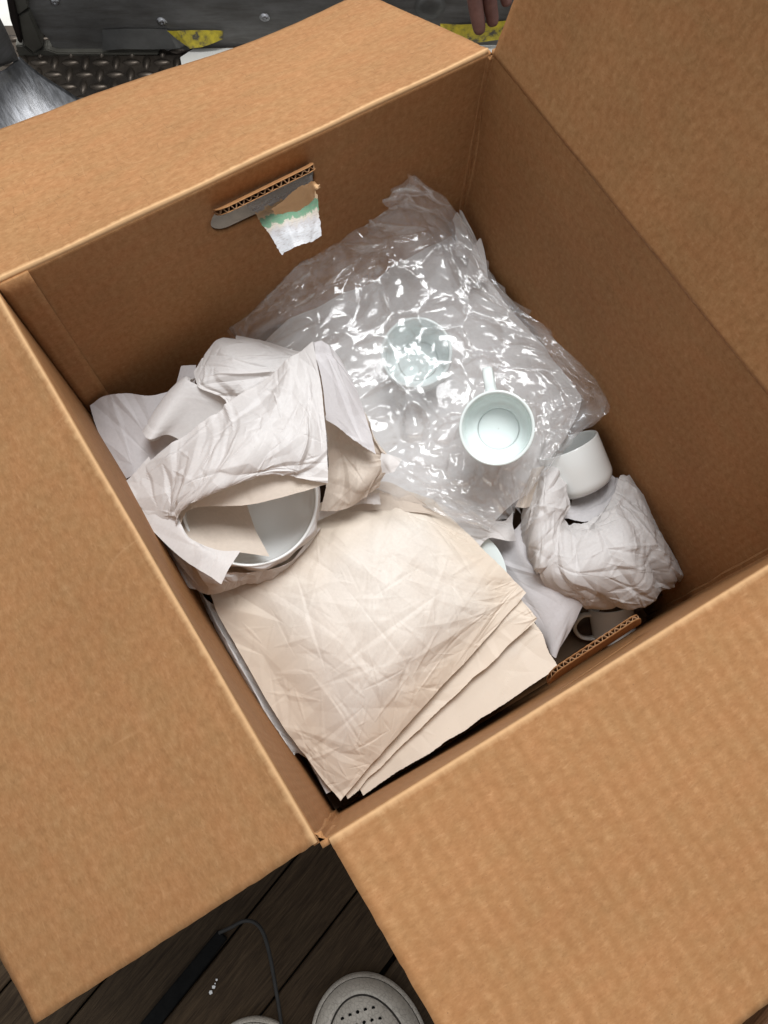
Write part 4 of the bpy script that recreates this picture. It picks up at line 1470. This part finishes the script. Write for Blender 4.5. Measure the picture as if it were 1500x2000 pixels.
# yellow strip
yel = [(326, 60, 0), (345, 76, 0), (371, 95, .004), (395, 92, .004), (418, 84, .003), (436, 76, .001)]
top = [(326, 60), (345, 60), (371, 59), (395, 59), (418, 59), (436, 60)]
ysh = [onplane(x, y, P0 + pn * 0.006, pn) for x, y in top] + [onplane(x, y, P0 + pn * (0.007 + o_ * 2), pn) for x, y, o_ in yel]
o = mesh_obj('hazard_tape', ysh, grid_faces(2, 6), MAT['yellow'], None, smooth=False)
tag(o, 'worn yellow tape patch curling off the panel foot left of the flap edge', 'tape')
top = [(860, 46), (900, 48), (940, 46), (990, 40), (1020, 36)]
bot = [(860, 56), (890, 72), (930, 84), (970, 78), (1020, 76)]
ysh = [onplane(x, y, P0 + pn * 0.006, pn) for x, y in top] + [onplane(x, y, P0 + pn * 0.009, pn) for x, y in bot]
o = mesh_obj('hazard_tape', ysh, grid_faces(2, 5), MAT['yellow'], None, smooth=False)
tag(o, 'worn yellow tape behind the fingers at the far right box corner', 'tape')
# pale threshold strip on the floor at the foot of the panel
o = mesh_obj('threshold', [at(352, 112, H - .012), at(378, 95, H - .012), at(1010, 84, H - .012), at(1010, 125, H - .012), at(356, 135, H - .012)], [(0, 1, 2, 3, 4)], MAT['pale'], None, smooth=False)
tag(o, 'bright pale threshold strip showing just beyond the far flap', 'threshold')

# frame post on the left of the panel, with an open joint
post = empty('frame_post', fl(-0.03, 0.03, 0), 'olive grey steel frame post with a cracked joint left of the panel', 'post')
Pp = P0 + pn * 0.004


def slab(name, pts, off, thick, mat, parent):
    a = [onplane(x, y, P0 + pn * off, pn) for x, y in pts]
    b = [p - pn * thick for p in a]
    k = len(a)
    f = [tuple(range(k)), tuple(range(k, 2 * k))[::-1]] + [(i, i + k, (i + 1) % k + k, (i + 1) % k) for i in range(k)]
    bm = bmesh.new()
    vs = [bm.verts.new(tuple(p)) for p in a + b]
    for q in f: bm.faces.new([vs[i] for i in q])
    bmesh.ops.recalc_face_normals(bm, faces=bm.faces)
    bmesh.ops.bevel(bm, geom=list(bm.edges), offset=0.0015, segments=2, affect='EDGES')
    return bm_obj(name, bm, mat, parent)


slab('upper_post', [(16, -60), (36, -60), (56, 15), (36, 30), (24, 14)], 0.012, 0.03, MAT['post'], post)
slab('lower_post', [(36, 32), (56, 24), (72, 62), (84, 92), (66, 104), (46, 88)], 0.012, 0.03, MAT['post'], post)
slab('edge_strip', [(2, -60), (14, -60), (34, 30), (44, 86), (36, 84), (20, 40)], 0.016, 0.03, MAT['dark'], post)
sill = slab('sill', [(30, 88), (46, 90), (66, 106), (90, 96), (112, 104), (210, 104), (310, 104), (310, 108), (112, 112), (60, 124), (36, 110)], 0.010, 0.02, MAT['post'], post)

# outside ground glimpsed through the slit
o = mesh_obj('paving', [at(-60, -40, H + .018), at(40, -40, H + .018), at(60, 110, H + .018), at(-60, 130, H + .018)], [(0, 1, 2, 3)], MAT['pale'], None, smooth=False)
tag(o, kind='structure')

# brushed steel ramp sheet at the left
rows = [[(-60, 150, H - .10), (0, 140, H - .075), (36, 113, H - .045)],
        [(-60, 200, H - .09), (5, 178, H - .06), (78, 146, H - .03)],
        [(-60, 250, H - .08), (30, 226, H - .045), (152, 192, H - .016)],
        [(-60, 340, H - .07), (60, 300, H - .03), (215, 235, H - .008)]]
o = sheet('steel_ramp', rows, MAT['bright_steel'], None, 0.006, 5, [(0.09, 0.002, 1, 0)], 0, 0.002)
tag(o, 'shiny scratched steel sheet sloping up beside the tread plate', 'metal sheet')
rows = [[(-90, 0, H - .22), (-10, 18, H - .16)], [(-80, 80, H - .17), (12, 60, H - .12)], [(-70, 150, H - .11), (34, 112, H - .055)], [(-60, 152, H - .105), (35, 116, H - .05)]]
o = sheet('metal_cover', rows, MAT['steel'], None, 0.01, 6, [], 0, 0.002)
tag(o, 'dark steel side sheet above the shiny sloping sheet', 'metal sheet')

# ================================================================ the hand behind the box
def skin_mat():
    m, nt, out = newmat('skin')
    n = noise(nt, mapping(nt, 'Object'), 60, 4, 0.6)
    c = ramp(nt, n, [(0.3, (0.19, 0.088, 0.070)), (0.7, (0.30, 0.15, 0.12))])
    p = bsdf(nt, out, c, 0.5, 0.4, bump(nt, noise(nt, mapping(nt, 'Object', (1, 1, 3)), 260, 3), 0.25, 0.001))
    return m


MAT['skin'] = skin_mat()
MAT['sleeve'] = simple('dark_sleeve', (0.03, 0.032, 0.04), 0.9, 0.1, nscale=80, var=0.3, nstr=0.3)
per = empty('person', atz(935, -130, .92) * np.array([1, 1, 0]), 'bare hand with fingers hanging down behind the far right box corner', 'person')
verts, edges, rad = [], [], []


def chain(root, pts, rs):
    prev = root
    for p, r in zip(pts, rs):
        verts.append(tuple(p)); rad.append(r)
        k = len(verts) - 1
        if prev is not None: edges.append((prev, k))
        prev = k
    return prev


wrist = chain(None, [atz(1010, -235, .845)], [0.025])
palm = chain(wrist, [atz(985, -180, .88), atz(962, -130, .91)], [0.026, 0.025])
chain(palm, [atz(932, -85, .935), atz(922, -38, .962), atz(930, 22, .985), atz(936, 52, .998), atz(937, 70, 1.004)], [0.0125, 0.0102, 0.0095, 0.0088, 0.0066])
chain(palm, [atz(956, -85, .942), atz(953, -40, .966), atz(957, 12, .988), atz(962, 38, .999), atz(963, 54, 1.004)], [0.0125, 0.0102, 0.0094, 0.0086, 0.0064])
chain(palm, [atz(985, -95, .945), atz(985, -55, .965), atz(985, -20, .982), atz(989, 2, .990), atz(991, 14, .994)], [0.0115, 0.0094, 0.0084, 0.0076, 0.006])
chain(palm, [atz(908, -95, .93), atz(893, -62, .95), atz(890, -40, .965), atz(896, -22, .972), atz(902, -14, .974)], [0.0125, 0.0102, 0.0094, 0.0086, 0.0066])
chain(wrist, [atz(950, -205, .87), atz(915, -170, .885), atz(893, -135, .90), atz(885, -112, .91)], [0.018, 0.0145, 0.0115, 0.0085])
chain(wrist, [atz(1045, -330, .80), atz(1090, -460, .745)], [0.029, 0.036])
me = bpy.data.meshes.new('hand')
me.from_pydata(verts, edges, [])
hand = bpy.data.objects.new('hand', me)
COL.objects.link(hand)
sk = hand.modifiers.new('skin', 'SKIN')
sk.use_smooth_shade = True
for k, d in enumerate(me.skin_vertices[0].data):
    d.radius = (rad[k], rad[k])
    d.use_root = (k == 0)
hand.modifiers.new('smooth', 'SUBSURF').render_levels = 2
me.materials.append(MAT['skin'])
setparent(hand, per)
v_, f_ = tube(smooth_path([atz(1055, -360, .785), atz(1090, -460, .745), atz(1140, -620, .70), atz(1190, -800, .68)], 16), [0.04, .043, .045, .047] * 4, 16)
mesh_obj('sleeve', v_, f_, MAT['sleeve'], per)

# ================================================================ shoes and things on the planks
def shoe_mat():
    m, nt, out = newmat('cracked_pale_leather')
    v = mapping(nt, 'Object')
    n = noise(nt, v, 16, 4, 0.6)
    vo = nt.nodes.new('ShaderNodeTexVoronoi'); vo.feature = 'DISTANCE_TO_EDGE'; vo.inputs['Scale'].default_value = 260
    nt.links.new(mapping(nt, 'Object', (1, 0.6, 1), (0, 0, 0.6)), vo.inputs['Vector'])
    crk = ramp(nt, vo.outputs[0], [(0.0, (0, 0, 0)), (0.08, (1, 1, 1))])
    c = ramp(nt, n, [(0.3, (0.40, 0.365, 0.315)), (0.7, (0.54, 0.495, 0.43))])
    c = mixc(nt, 0.28, c, crk, 'MULTIPLY')
    bsdf(nt, out, c, 0.5, 0.4, bump(nt, crk, 0.4, 0.001))
    return m


MAT['shoe'] = shoe_mat()
MAT['black'] = simple('black_paint', (0.006, 0.006, 0.006), 0.8, 0.08, nscale=90, var=0.3, nstr=0.1)
MAT['rod'] = simple('dark_rod', (0.022, 0.021, 0.020), 0.5, 0.3, nscale=90, var=0.3, nstr=0.1)
MAT['seam'] = simple('seam_and_groove_shade', (0.035, 0.03, 0.026), 0.8, 0.2, nscale=300, var=0.5)
MAT['hole'] = simple('hole_black', (0.004, 0.004, 0.004), 0.9, 0.1)


def shoe(toe, direction, label, holes=True):
    """toe = floor point under the tip, direction = heel to toe"""
    d = np.array([direction[0], direction[1], 0.0]); d /= np.linalg.norm(d)
    sd = np.array([d[1], -d[0], 0.0])
    Ln, Wd = 0.30, 0.124
    e = empty('shoe', toe - d * Ln / 2, label, 'shoe', 'pair of pale clogs')
    def half(t):     # half width along the shoe, t=0 at the toe
        t = min(max(t, 0), 1)
        a = (1 - (1 - min(1, t / 0.30)) ** 2.3) ** 0.5
        b = (1 - max(0, (t - 0.72) / 0.28) ** 2.6) ** 0.5 if t > 0.72 else 1
        waist = 1 - 0.16 * math.exp(-((t - 0.62) / 0.16) ** 2)
        return Wd / 2 * a * b * waist
    def outline(grow, n=72):
        P = []
        ts = [0.5 - 0.5 * math.cos(math.pi * k / (n - 1)) for k in range(n)]
        for t in ts: P.append((t, half(t)))
        for t in ts[::-1][1:-1]: P.append((t, -half(t)))
        return P
    O = outline(0)
    n = len(O)
    def pt(t, w, z, inset=0.0):
        c = (0.5, 0.0)
        cx = t; cyy = w
        # inset towards the spine
        hx = half(t)
        s_ = max(0.0, 1 - inset / (Wd / 2))
        tt = 0.42 + (t - 0.42) * (1 - inset / 0.14)
        return toe - d * (tt * Ln) + sd * (w * s_) + np.array([0, 0, z])
    prof_sole = [(0.0, 0.001), (-0.002, 0.004), (-0.003, 0.012), (-0.002, 0.018), (0.0005, 0.0195)]
    v = [pt(t, w, z, i) for i, z in prof_sole for t, w in O]
    mesh_obj('sole', v, grid_faces(len(prof_sole), n, True), MAT['shoe'], e)
    def hgt(k, t): return (0.016 + 0.012 * min(1, t * 3)) if k else 0
    prof_up = [(0.0012, .019), (0.002, .026), (0.0055, .034), (0.011, .0395), (0.0150, .0412), (0.0158, .0398), (0.0168, .0398), (0.0178, .0418), (0.023, .0455), (0.031, .0490), (0.041, .0515), (0.050, .0525)]
    v = []
    for i, z in prof_up:
        for t, w in O:
            zz = z * (0.80 + 0.62 * min(1, t / 0.35))
            if z < .02: zz = z
            v.append(pt(t, w, zz, i))
    f = grid_faces(len(prof_up), n, True)
    f.append(tuple(range((len(prof_up) - 1) * n, len(prof_up) * n)))
    up = mesh_obj('upper', v, f, MAT['shoe'], e)
    sv_, sf_ = tube([pt(t, w, 0.0405 * (0.80 + 0.62 * min(1, t / 0.35)), 0.0163) for t, w in O] + [pt(*O[0], 0.0405 * 0.80, 0.0163)], 0.0011, 6, False)  # dark tube: stitching, with the groove's shade put into its colour
    mesh_obj('groove_shade_seam', sv_, sf_, MAT['seam'], up)
    if holes:
        from mathutils.bvhtree import BVHTree
        bvh = BVHTree.FromPolygons([Vector(map(float, q)) for q in v], f)
        hv, hf = [], []
        for j in range(5):
            for i in range(-5, 6):
                t = 0.095 + j * 0.036 + 0.006 * i * i / 6
                w = i * 0.0085 + (0.004 if j % 2 else 0)
                if abs(w) > half(t) - 0.028: continue
                p = toe - d * (t * Ln) + sd * w
                hit = bvh.ray_cast(Vector((p[0], p[1], 0.2)), Vector((0, 0, -1)))
                if hit[0] is None: continue
                c = hit[0] + Vector((0, 0, 0.0004)); s0 = len(hv)
                for k in range(10):
                    a = 2 * math.pi * k / 10
                    hv.append((c.x + 0.0019 * math.cos(a), c.y + 0.0019 * math.sin(a), c.z))
                hf.append(tuple(range(s0, s0 + 10)))
        mesh_obj('perforations', hv, hf, MAT['hole'], up, smooth=False)['kind'] = 'stuff'
    return e


t0 = at(684, 1911, H - .018); t0[2] = 0
back_dir = at(690, 1912, H) - at(745, 2120, H)
shoe(t0, back_dir, 'pale perforated leather clog toe beside the near flap')
t1 = at(470, 1999, H - .018); t1[2] = 0
shoe(t1, back_dir, 'clog tip in deep shadow beside the bent rod', True)

# bent rod with its flat black bar
st = empty('folding_stand', at(430, 1900, H), 'thin black rod bent over a flat black bar on the dark planks', 'stand')
path = smooth_path([at(556, 2060, H - .010), at(548, 1990, H - .014), at(536, 1915, H - .020), at(526, 1862, H - .024), at(514, 1822, H - .026), at(498, 1802, H - .026),
                    at(476, 1799, H - .022), at(452, 1811, H - .015), at(428, 1822, H - .009)], 60)
v_, f_ = tube(path, 0.0021, 10)
mesh_obj('rod', v_, f_, MAT['rod'], st)
b0, b1 = at(436, 1824, H - .004), at(270, 2030, H - .004)
dd = (b1 - b0)[:2]; dd /= np.linalg.norm(dd); nn_ = np.array([-dd[1], dd[0]]) * 0.0072
bm = bmesh.new()
vs = [bm.verts.new((*(q[:2] + s_ * nn_), z)) for z in (0.0015, 0.006) for q, s_ in ((b0, -1), (b0, 1), (b1, 1.25), (b1, -1.25))]
bm.faces.new(vs[3::-1]); bm.faces.new(vs[4:])
for i in range(4): bm.faces.new((vs[i], vs[(i + 1) % 4], vs[4 + (i + 1) % 4], vs[4 + i]))
bmesh.ops.recalc_face_normals(bm, faces=bm.faces)
bmesh.ops.bevel(bm, geom=list(bm.edges), offset=0.0012, segments=2, affect='EDGES')
bm_obj('bar', bm, MAT['black'], st)

MAT['chip'] = simple('white_chip', (0.7, 0.7, 0.7), 0.8, 0.2)
for (x, y, r_, lb) in ((423, 1914, .0016, 'topmost tiny white chip of the row on the dark planks'), (420, 1921, .0010, 'smallest white chip, second from the top of the row'),
                       (417.5, 1927, .0022, 'white chip third from the top of the row on the planks'), (411, 1938, .0024, 'lowest and largest white chip of the row on the planks')):
    c = at(x, y, H - .001)
    v_ = []
    a0 = random.random() * 6
    k = 5
    for z in (0.0004, 0.0014):
        for i in range(k):
            a = a0 + 2 * math.pi * i / k
            q = r_ * random.uniform(0.6, 1.1)
            v_.append((c[0] + q * math.cos(a), c[1] + q * math.sin(a), z))
    f_ = [tuple(range(k))[::-1], tuple(range(k, 2 * k))] + [(i, (i + 1) % k, k + (i + 1) % k, k + i) for i in range(k)]
    o = mesh_obj('paint_chip', v_, f_, MAT['chip'], None, smooth=False)
    tag(o, lb, 'chip', 'white chips on the planks')

# brown wooden rail beyond the near flap
a_, b_ = at(1420, 2075, H - .10), at(1570, 1890, H - .10)
dv_ = (b_ - a_)[:2]; ln_ = np.linalg.norm(dv_); dv_ /= ln_; nv_ = np.array([dv_[1], -dv_[0]])
vv, uvv = [], []
secs = [(0.0, -.10), (0.0, -.006), (0.003, 0.0), (0.017, 0.001), (0.020, -.004), (0.022, -.004), (0.025, 0.001), (0.042, 0.0), (0.046, -.005), (0.046, -.10)]
for t in np.linspace(0, 1, 12):
    for w_, z_ in secs:
        p = a_[:2] + dv_ * ln_ * t + nv_ * w_
        vv.append((p[0], p[1], 0.10 + z_)); uvv.append((t * ln_, w_ + z_))
o = mesh_obj('wooden_rail', vv, grid_faces(12, len(secs)) + [tuple(range(len(secs))), tuple(range(11 * len(secs), 12 * len(secs)))[::-1]], MAT['brown_wood'], None, uvv, smooth=False)
tag(o, 'brown wooden rail poking out below the near flap at lower right', 'rail')
